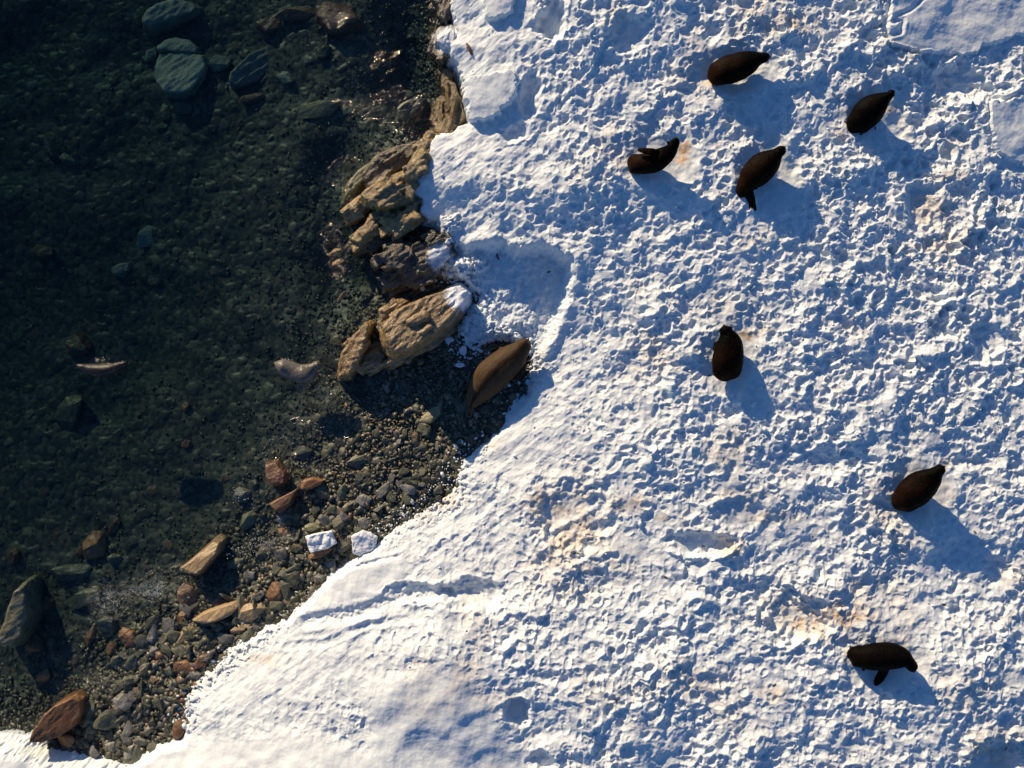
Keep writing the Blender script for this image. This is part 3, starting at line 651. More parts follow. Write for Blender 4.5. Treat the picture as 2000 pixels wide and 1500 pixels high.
# (u, v, long, short, angle, material, label)
for r_ in [
 (428,122,42,32,10,'teal','small pale rock between the largest pale slab and the slanted pale rock'),
 (557,152,36,24,-5,'teal','small pale stone just right of the slanted pale underwater rock'),
 (291,103,36,20,50,'teal','narrow pale stone at the left of the flat pale slab'),
 (353,210,44,24,-8,'olive','oval olive stone beneath the largest pale slab'),
 (319,218,36,24,-70,'olive','upright yellowish stone left of the oval olive stone under water'),
 (312,246,26,12,10,'olive','thin olive stone below the two olive stones under water'),
 (490,192,52,20,12,'brown','rusty brown stone under the slanted pale rock'),
 (622,214,82,34,12,'olive','long olive rock under water left of the shoreline rock wall'),
 (632,100,32,30,0,'slate','round dark grey stone under water below the brown boulder pair'),
 (668,42,96,62,-15,'brown','broad brown boulder awash near the top of the frame'),
 (575,28,90,30,5,'brown','flat brown rock under water left of the broad brown boulder'),
 (525,50,50,34,0,'brown','dull brown rock under water at the left of the brown flat rock'),
 (285,463,52,34,50,'teal','blue grey stone standing alone on the mid sea bed'),
 (236,527,42,28,20,'teal','blue grey stone below and left of its lone neighbour'),
 (102,292,50,26,-65,'slate','dark green elongated stone near the left edge'),
 (132,312,34,20,-30,'olive','olive stone beside the dark green elongated stone'),
 (82,494,50,30,-10,'brown','rusty brown stone near the left edge, mid height'),
 (301,550,28,14,5,'olive','thin pale olive stone on the gravelly bed'),
 (155,673,50,44,0,'brown','round rust brown stone above the swimming seal'),
 (142,805,72,46,60,'olive','large yellow brown rock below the swimming seal'),
 (362,795,20,15,60,'orange','small orange stone on the bed below the middle of the water'),
 (363,867,22,16,10,'orange','small orange stone with a dark neighbour on the bed'),
 (186,1066,58,46,80,'orange','round dull red orange rock under shallow water'),
 (222,1030,40,16,60,'brown','thin brown stone touching the top of the dull red rock'),
 (158,1080,24,18,60,'brown','small brown stone at the left of the dull red rock'),
 (225,1092,30,22,0,'olive','round olive stone right of the dull red rock'),
 (140,1118,80,32,5,'slate','wide dark slab lying under shallow water at the left'),
 (66,1256,44,34,-40,'brown','rust brown stone leaning against the largest olive slab'),
 (86,1180,44,26,20,'brown','reddish stone right of the top of the largest olive slab'),
 (165,1168,74,30,25,'slate','dark slab with a sunlit wet ridge in the shallows'),
 (212,1228,50,38,-75,'slate','dark green block above the small orange stone in the shallows'),
 (178,1240,42,20,75,'brown','pinkish brown upright stone left of the dark green block'),
 (218,1268,26,22,60,'orange','small bright orange stone below the dark green block'),
 (254,1245,44,34,-20,'orange','golden orange block on the lower left shore'),
 (300,1222,50,28,70,'slate','tall dark slab between the golden block and the tan sliver'),
 (329,1243,54,24,55,'olive','slanted grey green stone beside the tan sliver'),
 (361,1241,56,22,40,'tan','tan sliver shaped stone on the shore below the long yellow rock'),
 (487,1196,66,34,25,'tan','pinkish tan stone right of the long yellow rock'),
 (474,1222,50,22,30,'tan','pale pink slab against the snow edge'),
 (428,1175,30,20,0,'brown','half sunk brown stone above the long yellow rock'),
 (542,1157,50,36,60,'orange','rusty orange block with a white patch near the snow'),
 (567,1176,32,18,0,'tan','small tan stone at the foot of the rusty orange block'),
 (530,1195,40,22,65,'olive','grey green upright stone next to the pink tan stone'),
 (368,1162,50,44,-60,'brown','wet brown rock under thin water above the shore'),
 (360,1203,30,22,75,'orange','rust red stone half under water above the tan sliver'),
 (365,1304,50,32,5,'orange','bright orange flat stone on the shingle near the snow'),
 (361,1327,32,14,10,'orange','narrow orange stone directly below the bright orange flat stone'),
 (303,1325,22,19,45,'tan','small brown pebble with dark spots left of the bright orange flat stone'),
 (325,1331,30,18,20,'olive','small olive stone between the spotted pebble and the narrow orange stone'),
 (282,1349,42,16,-8,'tan','crescent shaped yellow orange stone on the dark shingle'),
 (289,1287,34,10,50,'tan','thin pinkish stone standing on edge on the shingle'),
 (86,1320,28,24,20,'orange','small orange stone alone in the dark shallows'),
 (132,1445,38,26,-10,'orange','round orange stone touching the foot of the big orange boulder'),
 (175,1393,54,38,60,'slate','dark block right of the big orange boulder'),
 (211,1405,56,38,15,'slate','broad grey green stone with a flat lit top'),
 (243,1370,40,36,30,'grey','pale lit grey stone above the broad grey green stone'),
 (180,1430,40,22,80,'olive','green oval stone below the dark block'),
 (201,1436,26,17,-80,'olive','small yellow green stone beside the green oval stone'),
 (238,1415,36,20,5,'slate','dark flat stone right of the broad grey green stone'),
 (255,1472,48,26,70,'grey','long pale grey slab stone near the bottom snow bank'),
 (218,1458,28,24,20,'grey','round grey stone left of the long pale slab stone'),
 (218,1481,44,17,-8,'slate','flat dark stone at the very edge of the bottom snow bank'),
 (273,1420,34,16,70,'grey','narrow pale grey stone on the lower shingle'),
 (325,1369,20,16,0,'white','white quartz pebble on the shingle'),
 (355,1418,50,28,60,'brown','pink brown stone half covered by the thin snow'),
 (398,1290,44,24,20,'brown','purple brown flat stone partly under the snow edge'),
 (312,1413,14,30,0,'slate','small upright grey stone near the pink brown one'),
 (232,1434,16,12,0,'orange','tiny orange pebble between grey stones on the lower shingle'),
 (828,838,30,26,70,'olive','pale triangular stone below the tail of the big brown seal'),
 (842,812,54,26,35,'olive','knobbly brown green stone left of the big brown seal tail'),
 (752,957,40,20,38,'grey','pale grey stone on the upper shingle'),
 (799,956,36,20,-8,'grey','grey flat stone close to the snow edge on the upper shingle'),
 (710,977,34,24,10,'grey','lit grey stone above the flat sliver on the shingle'),
 (708,992,30,11,0,'olive','flat sliver stone below the lit grey stone'),
 (683,990,32,20,45,'olive','olive stone left of the flat sliver'),
 (668,962,38,18,75,'olive','upright green stone on the upper shingle'),
 (668,1012,32,20,12,'grey','pale square stone above the right snow block'),
 (614,1030,36,22,5,'olive','olive green stone above the left snow block'),
 (637,1018,34,22,-40,'grey','pale wedge stone touching the olive green stone'),
 (709,1019,32,22,-25,'grey','pale stone above right of the right snow block'),
 (628,1078,56,20,20,'orange','orange brown stone pressed under the left snow block'),
 (552,1040,26,20,-30,'orange','little rusty stone beside the foamy patch'),
 (475,966,36,34,-60,'grey','pointed wet grey rock in the surf'),
 (520,1080,60,28,50,'olive','olive rock under the foam patch'),
 (487,1015,44,30,70,'olive','wet olive rock above the foam patch'),
 (463,1100,40,22,0,'olive','olive stone below the foam patch'),
 (576,1112,36,22,35,'slate','dark stone half way up the shingle below the left snow block'),
 (573,1130,40,26,20,'olive','grey green rounded stone beneath the dark half way stone'),
 (622,1126,30,22,10,'grey','rounded grey stone close to the snow under the left snow block'),
 (920,117,26,10,-60,'brown','small brown rock poking out of the snow near the top'),
 (668,501,30,15,20,'crag','small golden rock tip at the left of the dark craggy rock'),
 (672,521,24,11,30,'crag','lower small golden rock tip left of the dark craggy rock'),
 (757,558,36,12,70,'crag','narrow wet golden ridge above the long boulder'),
 (675,583,26,8,50,'crag','thin wet sliver of rock above the long boulder lower end'),
 (590,885,44,30,20,'slate','dark green stone just above the orange stone in the surf'),
 (632,960,30,30,0,'slate','dark square stone right of the brown triangular stone'),
 (560,1000,44,30,-20,'slate','dark stone below the brown triangular stone'),
 (700,900,44,22,10,'slate','dark flat stone among the upper shingle'),
 (25,1085,30,30,0,'brown','brown stone just inside the left edge above the olive slab'),
 (330,1310,30,22,0,'slate','dark stone left of the bright orange flat stone'),
 (258,1295,40,26,70,'slate','green grey upright stone on the shingle'),
 (231,1290,34,26,50,'slate','green stone left of the upright green grey stone'),
 (291,1306,36,28,10,'slate','dark green block between the thin pinkish stone and the spotted pebble'),
 (260,1325,36,28,0,'slate','dark rounded stone above the crescent shaped stone'),
 (275,1270,32,22,10,'slate','rounded dark green stone below the golden orange block'),
]:
    u, v, L_, W_, an, mt, lb = r_
    sub = 'orange' if False else mt
    kw = {}
    if v == 117: kw = dict(zoff=snow_at(*at(920, 117, -.4)) - ground_at(*at(920, 117, -.4)))
    if 'golden rock tip' in lb or 'golden ridge' in lb or 'sliver of rock' in lb:
        x_, y_ = at(u, v, -1); kw = dict(zoff=(-1.0 - ground_at(x_, y_)) + .0)
    S(u, v, L_, W_, an, mt, lb, **kw)

# anonymous stones of the shingle: templates copied one by one
tmpl = [hull_mesh('stone', stone_pts(random.Random(500 + i), 1, random.Random(i).uniform(.6, .9), random.Random(i + 9).uniform(.38, .6), 12), 2, i, .06, 1.6) for i in range(14)]
GREY = {'slate': ('dark green grey stone among the shingle between water and snow', 'dark stones of the shingle'),
        'grey': ('pale grey stone among the shingle between water and snow', 'pale grey stones of the shingle'),
        'olive': ('olive brown stone among the shingle between water and snow', 'olive stones of the shingle')}
cnt = 0; rn = random.Random(11)
line = [(560,1090),(470,1215),(330,1320),(240,1430),(200,1470),(620,1060),(700,960),(800,900),(860,860),(400,1250),(520,1150),(260,1380),(300,1400),(180,1340),(640,1000)]
taken = []
while cnt < 205:
    a = rn.choice(line) if rn.random() < .5 else rn.choice([(470,1225),(400,1270),(330,1320),(270,1380),(230,1440),(190,1380),(300,1430),(560,1110),(250,1300),(350,1240)]); u = a[0] + rn.gauss(0, 55); v = a[1] + rn.gauss(0, 45)
    if not (5 < u < 995 and v < 1490): continue
    x, y = at(u, v, -.95); i = int(np.argmin(np.abs(xs - x))); j = int(np.argmin(np.abs(ys - y)))
    if not (-.55 < wl[j, i]) or sd0[j, i] > .02: continue
    small = sstep(1150, 850, v); sz = (rn.uniform(.10, .22)) * (1 - .50 * float(small))
    if any((x - q[0]) ** 2 + (y - q[1]) ** 2 < (.6 * (sz + q[2])) ** 2 for q in taken): continue
    taken.append((x, y, sz)); cnt += 1
    k = rn.choices(['slate', 'grey', 'olive'], [.5, .22 if v > 900 else .12, .3])[0]
    o = bpy.data.objects.new('stone', tmpl[rn.randrange(14)].copy() if False else tmpl[rn.randrange(14)]); col.objects.link(o)
    o.location = (x, y, ZG[j, i] + sz * .22); o.scale = (sz, sz * rn.uniform(.8, 1.1), sz * rn.uniform(.9, 1.3))
    o.rotation_euler = (rn.uniform(-.3, .3), rn.uniform(-.3, .3), rn.uniform(0, 6.28))
    if len(o.data.materials) == 0: o.data.materials.append(M['slate'])
    o.material_slots[0].link = 'OBJECT'; o.material_slots[0].material = M[k]
    tag(o, GREY[k][0], 'stone', GREY[k][1])

# countless pebbles: one object
def pebble_stuff(n, seed):
    g = np.random.default_rng(seed); tv, tf = [], []
    for i in range(16):
        bm = bmesh.new()
        for p in stone_pts(random.Random(900 + i), 1, random.Random(i).uniform(.5, .95), random.Random(i + 3).uniform(.4, .7), 9, .85): bm.verts.new(p)
        bmesh.ops.convex_hull(bm, input=bm.verts[:])
        for v in [v for v in bm.verts if not v.link_faces]: bm.verts.remove(v)
        bmesh.ops.triangulate(bm, faces=bm.faces[:]); bm.verts.index_update()
        tv.append(np.array([v.co[:] for v in bm.verts], F32)); tf.append(np.array([[v.index for v in f.verts] for f in bm.faces])); bm.free()
    x = g.uniform(-11.8, 1.0, n * 3); y = g.uniform(-8.8, 8.8, n * 3)
    i = np.clip(np.searchsorted(xs, x), 0, len(xs) - 1); j = np.clip(np.searchsorted(ys, y), 0, len(ys) - 1)
    W = wl[j, i]; Sd = sd0[j, i]; Zg = ZG[j, i]
    dens = np.where(W > -.6, 1.0, .015 + .7 * np.exp(-np.abs(W + .6) / .9))
    ok = (Sd < .30) & (g.random(n * 3) < dens); x, y, W, Zg, Sd = x[ok][:n], y[ok][:n], W[ok][:n], Zg[ok][:n], Sd[ok][:n]; n = len(x)
    sz = np.exp(g.normal(math.log(.034), .42, n)); v_photo = 750 - y * 95
    sz *= 1 + np.where((W > -1.0), 1.0, .2) * np.clip((v_photo - 930) / 300, 0, 1); sz = np.minimum(sz, .125) * np.where(W < -.8, .78, 1)
    md = (g.random(n) < np.where(v_photo > 1020, .30, .10)) & (W > -1.5) & (v_photo > 860); sz = np.where(md, g.uniform(.05, .10, n) * np.clip((v_photo - 600) / 500, .5, 1), sz)
    ang = g.uniform(0, 6.28, n); cellv = g.random(n); ti = g.integers(0, 16, n)
    cellv = np.where((W > -.1) & (W < 3), .18 + .82 * cellv, np.where(g.random(n) < .93, cellv * .55, cellv)); sink = np.clip(-W / 1.5, 0, 1)  # submerged pebbles coloured darker, painting in the light lost under water
    VV, FF, CC = [], [], []; off = 0
    for t in range(16):
        k = np.where(ti == t)[0]; nv = len(tv[t]); V = tv[t][None] * sz[k][:, None, None]
        tl = g.uniform(-.35, .35, len(k))[:, None]; z_ = V[..., 2] + V[..., 0] * tl
        c, s = np.cos(ang[k])[:, None], np.sin(ang[k])[:, None]
        P3 = np.stack([V[..., 0] * c - V[..., 1] * s + x[k][:, None], V[..., 0] * s + V[..., 1] * c + y[k][:, None], z_ + (Zg[k] + sz[k] * (.25 - .35 * sink[k]))[:, None]], -1)
        VV.append(P3.reshape(-1, 3)); FF.append((tf[t][None] + (off + np.arange(len(k)) * nv)[:, None, None]).reshape(-1, 3))
        CC.append(np.repeat(cellv[k], nv)); off += len(k) * nv
    V = np.concatenate(VV).astype(F32); Fc = np.concatenate(FF).astype(np.int32); C = np.concatenate(CC).astype(F32)
    me = bpy.data.meshes.new('pebbles'); me.vertices.add(len(V)); me.vertices.foreach_set('co', V.reshape(-1))
    me.loops.add(Fc.size); me.loops.foreach_set('vertex_index', Fc.reshape(-1))
    me.polygons.add(len(Fc)); me.polygons.foreach_set('loop_start', (np.arange(len(Fc)) * 3).astype(np.int32)); me.update(calc_edges=True)
    me.attributes.new('cell', 'FLOAT', 'POINT').data.foreach_set('value', C)
    return me
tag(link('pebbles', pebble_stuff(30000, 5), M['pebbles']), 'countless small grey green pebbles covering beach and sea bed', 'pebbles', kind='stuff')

def crumbs(seed):
    g = random.Random(seed); spots = []
    while len(spots) < 2600:
        k = len(spots)
        if k < 700: u, v = g.choice([(900,880),(870,960),(800,1010),(750,1040),(600,1180),(520,1230),(430,1290),(365,1340),(350,1400),(890,650),(915,695),(880,610),(1010,740),(870,520),(860,470)]); x, y = at(u + g.gauss(0, 26), v + g.gauss(0, 26), -.8)
        elif k < 1900: x, y = g.uniform(4.5, 10.3), g.uniform(-1, 7.8)
        else: x, y = g.uniform(-3, 10.3), g.uniform(-7.8, 7.8)
        i = int(np.argmin(np.abs(xs - x))); j = int(np.argmin(np.abs(ys - y)))
        if k < 700 and not (-.30 < sd0[j, i] < .10): continue
        if k >= 700 and (sd0[j, i] < .3 or plate[j, i] > .3 or bed[j, i] > .4): continue
        r = min(.055, math.exp(g.gauss(math.log(.017), .5)))
        spots.append((x, y, float(max(Zs[j, i], ZG[j, i] + (.03 if k < 700 else 0))) + r * .35, r))
    bm = bmesh.new()
    for x, y, z, r in spots:
        bmesh.ops.create_icosphere(bm, subdivisions=1, radius=r, matrix=Matrix.Translation((x, y, z)) @ Matrix.Rotation(g.uniform(0, 6), 4, 'Z') @ Matrix.Diagonal((1.3, g.uniform(.6, 1), .8, 1)))
    for v in bm.verts:
        v.co += Vector((g.uniform(-1, 1), g.uniform(-1, 1), g.uniform(-1, 1))) * .004
    me = bpy.data.meshes.new('snow_crumbs'); bm.to_mesh(me); bm.free()
    for p in me.polygons: p.use_smooth = True
    return me
tag(link('snow_crumbs', crumbs(3), M['snow']), 'loose crumbs of snow kicked up over the trampled field and shore', 'snow crumbs', kind='stuff')

# ------------------------------------------------------------------ foam, snow blocks
def ico_cluster(name, spots, mat):
    bm = bmesh.new()
    for x, y, z, r in spots:
        bmesh.ops.create_icosphere(bm, subdivisions=1, radius=r, matrix=Matrix.Translation((x, y, z)) @ Matrix.Diagonal((1, 1, .6, 1)))
    me = bpy.data.meshes.new(name); bm.to_mesh(me); bm.free()
    for p in me.polygons: p.use_smooth = True
    return link(name, me, mat)
sp = []
for (u, v, ru, rv, n) in ((545,1050,28,16,70),(505,1068,45,16,110),(470,1078,20,12,40),(560,1085,16,14,30),(600,722,12,4,12),(560,702,14,3,14),(655,760,14,18,20),(470,965,24,20,26),(200,700,14,4,6)):
    for _ in range(n):
        uu, vv = rn.gauss(u, ru * .6), rn.gauss(v, rv * .6); x, y = at(uu, vv, -1); sp.append((x, y, WATER_Z + .005 if ground_at(x, y) < WATER_Z else ground_at(x, y) + .03, rn.uniform(.004, .013)))
tag(ico_cluster('foam', sp, M['foam']), 'white foam bubbles left by the waves along the shore', 'foam', kind='stuff')
def ice_block(outl, top, label, th=.16, seed=3, name='snow_block'):
    z0 = top - th
    bm = bmesh.new(); vs = []
    cx = sum(p[0] for p in outl) / len(outl); cy = sum(p[1] for p in outl) / len(outl)
    for u, v in outl:
        x, y = at(u, v, top); x2, y2 = at(u + (cx - u) * .06, v + (cy - v) * .06, top)
        vs += [bm.verts.new((x, y, z0)), bm.verts.new((x, y, top - .03)), bm.verts.new((x2, y2, top))]
    bmesh.ops.convex_hull(bm, input=vs); me = bpy.data.meshes.new(name); bm.to_mesh(me); bm.free()
    me = remeshed(me, .012, 2); me.name = name
    n = len(me.vertices); co = np.empty(n * 3, F32); me.vertices.foreach_get('co', co); co = co.reshape(-1, 3)
    d = noise3(co, 7, seed) * .035 + noise3(co, 22, seed + 2) * .010; co[:, 2] += d; co[:, 0] += d * .8; co[:, 1] += noise3(co, 13, seed + 5) * .014
    me.vertices.foreach_set('co', co.reshape(-1)); me.update()
    return tag(link(name, me, M['ice']), label, 'snow block')
ice_block([(596,1048),(612,1044),(648,1037),(655,1062),(640,1072),(604,1080)], -.66, 'left of the two white snow blocks, square, lying on the shingle')
ice_block([(686,1048),(706,1037),(722,1042),(735,1050),(730,1075),(700,1086),(688,1082)], -.60, 'right of the two white snow blocks, five sided, against the snow edge', .22, 8)
for (u, v, L_, W_, lb) in ((897,713,22,10,'bluish lump of snow on dark gravel left of the big brown seal'),(824,562,10,14,'small white lump of snow above the long boulder'),(875,665,12,14,'tiny snow lump on gravel near the boulder upper end'),(905,685,16,20,'snow lump between the gully snow and dark gravel')):
    a_, b_ = L_ / 2, W_ / 2; x, y = at(u, v, -.8); zz = max(ground_at(x, y), -1.0) + .09
    ice_block([(u - a_, v), (u - a_ * .5, v - b_), (u + a_ * .7, v - b_ * .8), (u + a_, v + b_ * .3), (u + a_ * .2, v + b_), (u - a_ * .7, v + b_ * .7)], zz, lb, .14, 12, 'snow_lump')

# ------------------------------------------------------------------ seals
def spline(pts, n):
    p = np.array(pts, float); m = len(p); out = []
    t = np.linspace(0, m - 1, n)
    for q in t:
        i = min(int(q), m - 2); f = q - i
        p0, p1, p2, p3 = p[max(i - 1, 0)], p[i], p[i + 1], p[min(i + 2, m - 1)]
        out.append(.5 * ((2 * p1) + (-p0 + p2) * f + (2 * p0 - 5 * p1 + 4 * p2 - p3) * f * f + (-p0 + 3 * p1 - 3 * p2 + p3) * f ** 3))
    return np.array(out)
def loft(bm, rings_pts):
    prev = None; first = None
    for ring in rings_pts:
        vs = [bm.verts.new(p) for p in ring]
        if prev is not None:
            for k in range(len(vs)): bm.faces.new((prev[k], prev[(k + 1) % len(vs)], vs[(k + 1) % len(vs)], vs[k]))
        else: first = vs
        prev = vs
    bm.faces.new(first[::-1]); bm.faces.new(prev)
def tube(bm, st, z0, n=40, seg=24, flat=.75, cap=True):
    """st: (u, v, half width px, z of axis above z0, half height m); flattened where it lies on the snow"""
    s = spline(st, n); s[:, 2] = np.maximum(s[:, 2] * 1.0, .8); s[:, 4] = np.maximum(s[:, 4], .006)
    arc = np.concatenate([[0], np.cumsum(np.hypot(np.diff(s[:, 0]), np.diff(s[:, 1])))]); i3 = int(n * .17); i4 = int(n * .93)
    rd = np.sqrt(np.clip(1 - (1 - np.clip(arc / (s[i3, 2] * .9), 0, 1)) ** 2, .03, 1)) if cap else np.ones(n)
    rd = rd * np.sqrt(np.clip(1 - (1 - np.clip((arc[-1] - arc) / s[i4, 2], 0, 1)) ** 2, .08, 1))
    if cap: rd = rd * (1 - .08 * np.exp(-((arc / arc[-1] - .85) / .05) ** 2) + .20 * np.exp(-((arc / arc[-1] - .95) / .04) ** 2))
    s[:, 2] *= rd; s[:, 4] *= rd
    pts = np.array([at(a[0], a[1], z0 + a[3]) for a in s]); tan = np.gradient(pts, axis=0); rings = []
    for i in range(n):
        t = tan[i] / (np.linalg.norm(tan[i]) + 1e-9); nx, ny = -t[1], t[0]; hw = s[i, 2] / 100; hh = s[i, 4]; ring = []
        for k in range(seg):
            a = 2 * math.pi * k / seg; c, d = math.cos(a), math.sin(a)
            zz = d * hh * (1 if d > 0 else flat)
            ring.append((pts[i, 0] + nx * hw * c, pts[i, 1] + ny * hw * c, z0 + s[i, 3] + zz))
        rings.append(ring)
    loft(bm, rings); return pts, s
def ball(parent, name, p, r, mat):
    bm = bmesh.new(); bmesh.ops.create_icosphere(bm, subdivisions=2, radius=r)
    me = bpy.data.meshes.new(name); bm.to_mesh(me); bm.free()
    for q in me.polygons: q.use_smooth = True
    o = link(name, me, M[mat], parent); o.location = Vector(p) - parent.location; return o
def seal(st, flips, label, mat, z0=None, group='fur seals resting on the snow', sag=.03, rump=True, fat=1.0):
    if fat != 1: st = [(a[0], a[1], a[2] * fat, a[3] - .04, a[4] * fat * 1.15) for a in st]
    mid = st[len(st) // 2]; x, y = at(mid[0], mid[1], -.1)
    if z0 is None: z0 = snow_at(x, y, .3)
    x, y = at(mid[0], mid[1], z0); z0 -= sag
    if rump: st = [(st[0][0], st[0][1], st[0][2] + 12, st[0][3], st[0][4] + .04), (st[1][0], st[1][1], st[1][2] + 8, st[1][3], st[1][4] + .04)] + st[2:-1] + [(st[-1][0], st[-1][1], st[-1][2] + 2, st[-1][3], st[-1][4] + .015)]
    bm = bmesh.new(); pts, s = tube(bm, st, z0)
    for f in flips: tube(bm, [(a[0], a[1], a[2], a[3] + (.07 if sag > 0 else 0), a[4] + .006) for a in f], z0, 14, 12, 1.0, cap=False)
    me = bpy.data.meshes.new('body'); bmesh.ops.recalc_face_normals(bm, faces=bm.faces); bm.to_mesh(me); bm.free()
    me = remeshed(me, .013, 6, .6); me.name = 'body'
    n = len(me.vertices); co = np.empty(n * 3, F32); me.vertices.foreach_get('co', co); co = co.reshape(-1, 3)
    nn = np.empty(n * 3, F32); me.vertices.foreach_get('normal', nn); nn = nn.reshape(-1, 3)
    co += nn * (.008 * noise3(co, 5, 77) + .0035 * noise3(co, 30, 78))[:, None]
    d2 = ((co[:, None, :2] - pts[None]) ** 2).sum(-1); k = d2.argmin(1)
    tan = np.gradient(pts, axis=0); tan /= np.linalg.norm(tan, axis=1)[:, None] + 1e-9
    off = co[:, :2] - pts[k]; lat = (-tan[k, 1] * off[:, 0] + tan[k, 0] * off[:, 1]) / (s[k, 2] / 100)
    me.attributes.new('along', 'FLOAT', 'POINT').data.foreach_set('value', (k / (len(pts) - 1)).astype(F32))
    me.attributes.new('lateral', 'FLOAT', 'POINT').data.foreach_set('value', np.clip(.5 - lat * .5, 0, 1).astype(F32))
    root = bpy.data.objects.new('fur_seal', None); col.objects.link(root); root.location = (x, y, z0); root.empty_display_size = .2
    tag(root, label, 'seal', group)
    co -= np.array([x, y, z0], F32); me.vertices.foreach_set('co', co.reshape(-1))
    for p in me.polygons: p.use_smooth = True
    me.update(); link('body', me, M[mat], root)
    # face: nose tip, eyes and small ears on the head section
    i = int(len(pts) * .90); t = tan[i]; nr = np.array([-t[1], t[0]]); hw = s[i, 2] / 100; hh = s[i, 4]
    for sg in (-1, 1):
        q = pts[i] + nr * hw * .62 * sg; ball(root, 'eye', (q[0], q[1], z0 + s[i, 3] + hh * .62), .013, 'eye')
        j = int(len(pts) * .84); hwj = s[j, 2] / 100; q = pts[j] + np.array([-tan[j][1], tan[j][0]]) * hwj * .86 * sg
        e = ball(root, 'ear', (q[0], q[1], z0 + s[j, 3] + s[j, 4] * .45), .018, mat); e.scale = (1.5, .6, .6); e.rotation_euler = (0, .3, math.atan2(t[1], t[0]))
    q = pts[-1]; ball(root, 'nose', (q[0], q[1], z0 + s[-1, 3]), .02, 'nose')
    return root

seal([(1381,150,5,.10,.07),(1388,148,14,.13,.12),(1400,144,23,.18,.18),(1418,138,27,.21,.22),(1438,132,27,.23,.23),(1458,124,24,.25,.22),(1476,117,17,.28,.17),(1488,114,11,.30,.13),(1497,112,7,.30,.085),(1504,112,3,.28,.04)],
  [],
  'dark seal with a sunlit rusty flank, topmost of all the seals', 'fur')
seal([(1668,262,4,.10,.06),(1670,254,14,.14,.12),(1678,240,24,.19,.19),(1690,225,28,.23,.24),(1704,211,27,.25,.25),(1716,201,21,.29,.22),(1727,193,14,.36,.17),(1736,187,9,.42,.12),(1741,182,6,.43,.08),(1746,178,3,.41,.04)],
  [],
  'black teardrop shaped seal, nearest to the top right corner', 'fur_black')
seal([(1225,320,6,.10,.06),(1231,319,14,.13,.12),(1243,320,19,.17,.17),(1259,320,20,.20,.20),(1276,316,21,.22,.21),(1291,309,20,.26,.21),(1304,300,16,.40,.19),(1313,290,12,.52,.15),(1318,280,9,.58,.11),(1321,269,4,.60,.05)],
  [[(1292,302,7,.32,.03),(1275,297,8,.38,.025),(1258,294,6,.37,.02),(1244,292,3,.33,.012)],[(1310,284,4,.42,.04),(1303,276,3,.44,.02)]],
  'dark seal with a flipper laid along its back and orange stained snow at its nose', 'fur')
seal([(1462,384,10,.08,.05),(1458,374,14,.12,.10),(1461,360,20,.17,.16),(1470,346,26,.21,.21),(1484,331,28,.24,.24),(1498,319,26,.26,.25),(1510,308,19,.31,.20),(1519,300,13,.37,.15),(1526,294,9,.42,.11),(1529,291,6,.42,.08),(1533,287,3,.40,.04)],
  [[(1462,378,10,.08,.06),(1466,392,6,.06,.04),(1467,404,5,.04,.025),(1465,413,3,.03,.015)],[(1464,378,9,.08,.06),(1471,392,5,.06,.035),(1474,404,4,.04,.025),(1476,413,3,.03,.015)]],
  'dark seal with its hind flippers stretched out behind, pointing down the photo', 'fur')
seal([(1419,745,12,.10,.06),(1419,740,22,.13,.12),(1420,726,29,.18,.20),(1421,708,30,.22,.24),(1423,690,29,.24,.25),(1424,673,26,.26,.23),(1422,660,21,.28,.19),(1419,650,15,.31,.15),(1416,642,11,.32,.11),(1414,635,5,.30,.05)],
  [[(1402,668,7,.16,.03),(1399,682,7,.20,.03),(1403,696,5,.22,.02)],[(1396,728,5,.16,.03),(1396,715,5,.20,.02)]],
  'barrel shaped seal lying upright in the middle of the snow, head up the photo', 'fur')
seal([(1751,996,6,.10,.06),(1756,990,16,.14,.13),(1766,980,25,.19,.20),(1779,967,30,.24,.26),(1794,952,31,.27,.28),(1808,939,27,.33,.26),(1820,929,20,.42,.22),(1830,921,13,.50,.16),(1837,916,9,.54,.11),(1845,911,4,.54,.05)],
  [],
  'dark seal with a sunlit golden left rim, near the right edge at two thirds height', 'fur')
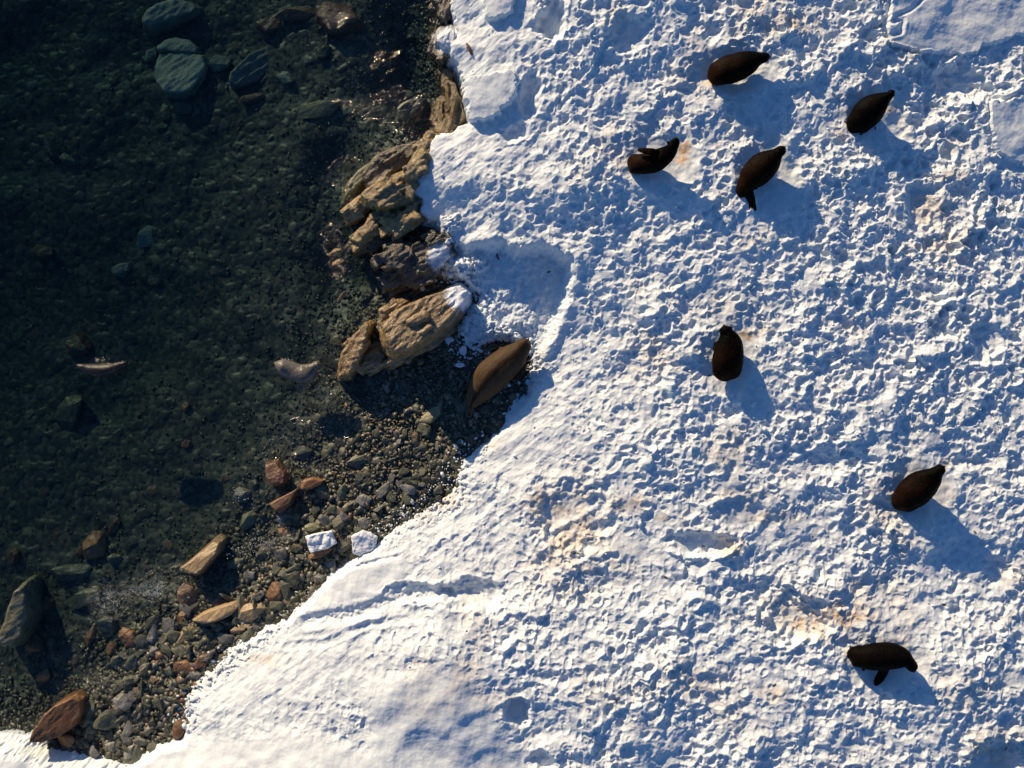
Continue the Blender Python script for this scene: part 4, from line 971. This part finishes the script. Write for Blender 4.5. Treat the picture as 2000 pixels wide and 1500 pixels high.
seal([(1656,1284,6,.12,.06),(1661,1283,13,.15,.12),(1674,1283,20,.18,.18),(1692,1283,24,.21,.22),(1712,1282,26,.23,.24),(1732,1281,26,.25,.25),(1750,1282,24,.28,.24),(1765,1287,19,.34,.20),(1776,1295,13,.38,.15),(1782,1303,9,.38,.11),(1785,1312,4,.35,.05)],
  [[(1730,1300,11,.22,.05),(1724,1315,10,.14,.035),(1716,1328,9,.08,.025),(1708,1340,4,.05,.015)],[(1690,1303,4,.10,.03),(1684,1311,3,.05,.015)]],
  'arched black seal with one front flipper reaching down, lowest of all the seals', 'fur_black')
seal([(918,800,8,.05,.06),(921,790,13,.09,.10),(928,776,20,.14,.15),(940,759,28,.20,.21),(954,741,34,.25,.26),(970,725,34,.28,.29),(986,711,32,.30,.29),(1001,698,28,.33,.26),(1013,686,23,.37,.22),(1022,676,16,.42,.17),(1028,668,10,.45,.12),(1032,662,4,.44,.05)],
  [[(919,794,4,.05,.03),(914,804,3,.04,.02),(909,815,2,.03,.012)],[(922,794,4,.05,.03),(921,806,3,.04,.02),(917,818,2,.03,.012)],[(1018,702,8,.16,.05),(1020,716,8,.08,.04),(1014,732,8,.05,.03),(1006,744,5,.04,.02)],[(985,690,6,.18,.05),(982,682,6,.08,.03),(974,680,4,.05,.02)]],
  'big brown seal climbing off the dark gravel towards the snow gully', 'fur_brown', z0=-.80, group=None, rump=False)
seal([(147,712,2,.04,.02),(158,716,6,.02,.06),(172,720,10,-.02,.10),(188,723,12,-.03,.12),(204,723,12,-.02,.12),(219,720,11,.0,.11),(230,716,9,.05,.10),(239,712,7,.09,.08),(246,710,5,.10,.05),(252,710,2,.09,.025)],
  [[(222,727,4,-.03,.03),(232,733,4,-.05,.02),(240,735,2,-.06,.01)]],
  'slim grey seal swimming in the sea, farthest left', 'fur_slick', z0=WATER_Z + .17, group=None, sag=0, rump=False, fat=1.08)
seal([(538,717,11,.05,.11),(545,716,14,.06,.13),(554,718,16,.06,.14),(568,723,17,.04,.14),(582,729,18,.04,.15),(596,731,19,.06,.16),(607,724,16,.12,.15),(614,717,11,.18,.12),(621,713,8,.21,.09),(630,713,3,.20,.035)],
  [[(590,745,6,-.02,.03),(588,756,6,-.05,.02),(586,766,3,-.06,.01)],[(541,712,4,.04,.03),(536,707,3,.02,.015)]],
  'pale bent seal in the shallows just left of the long boulder', 'fur_wet', z0=WATER_Z + .17, group=None, sag=0, rump=False, fat=1.08)
print('objects', len(bpy.data.objects))
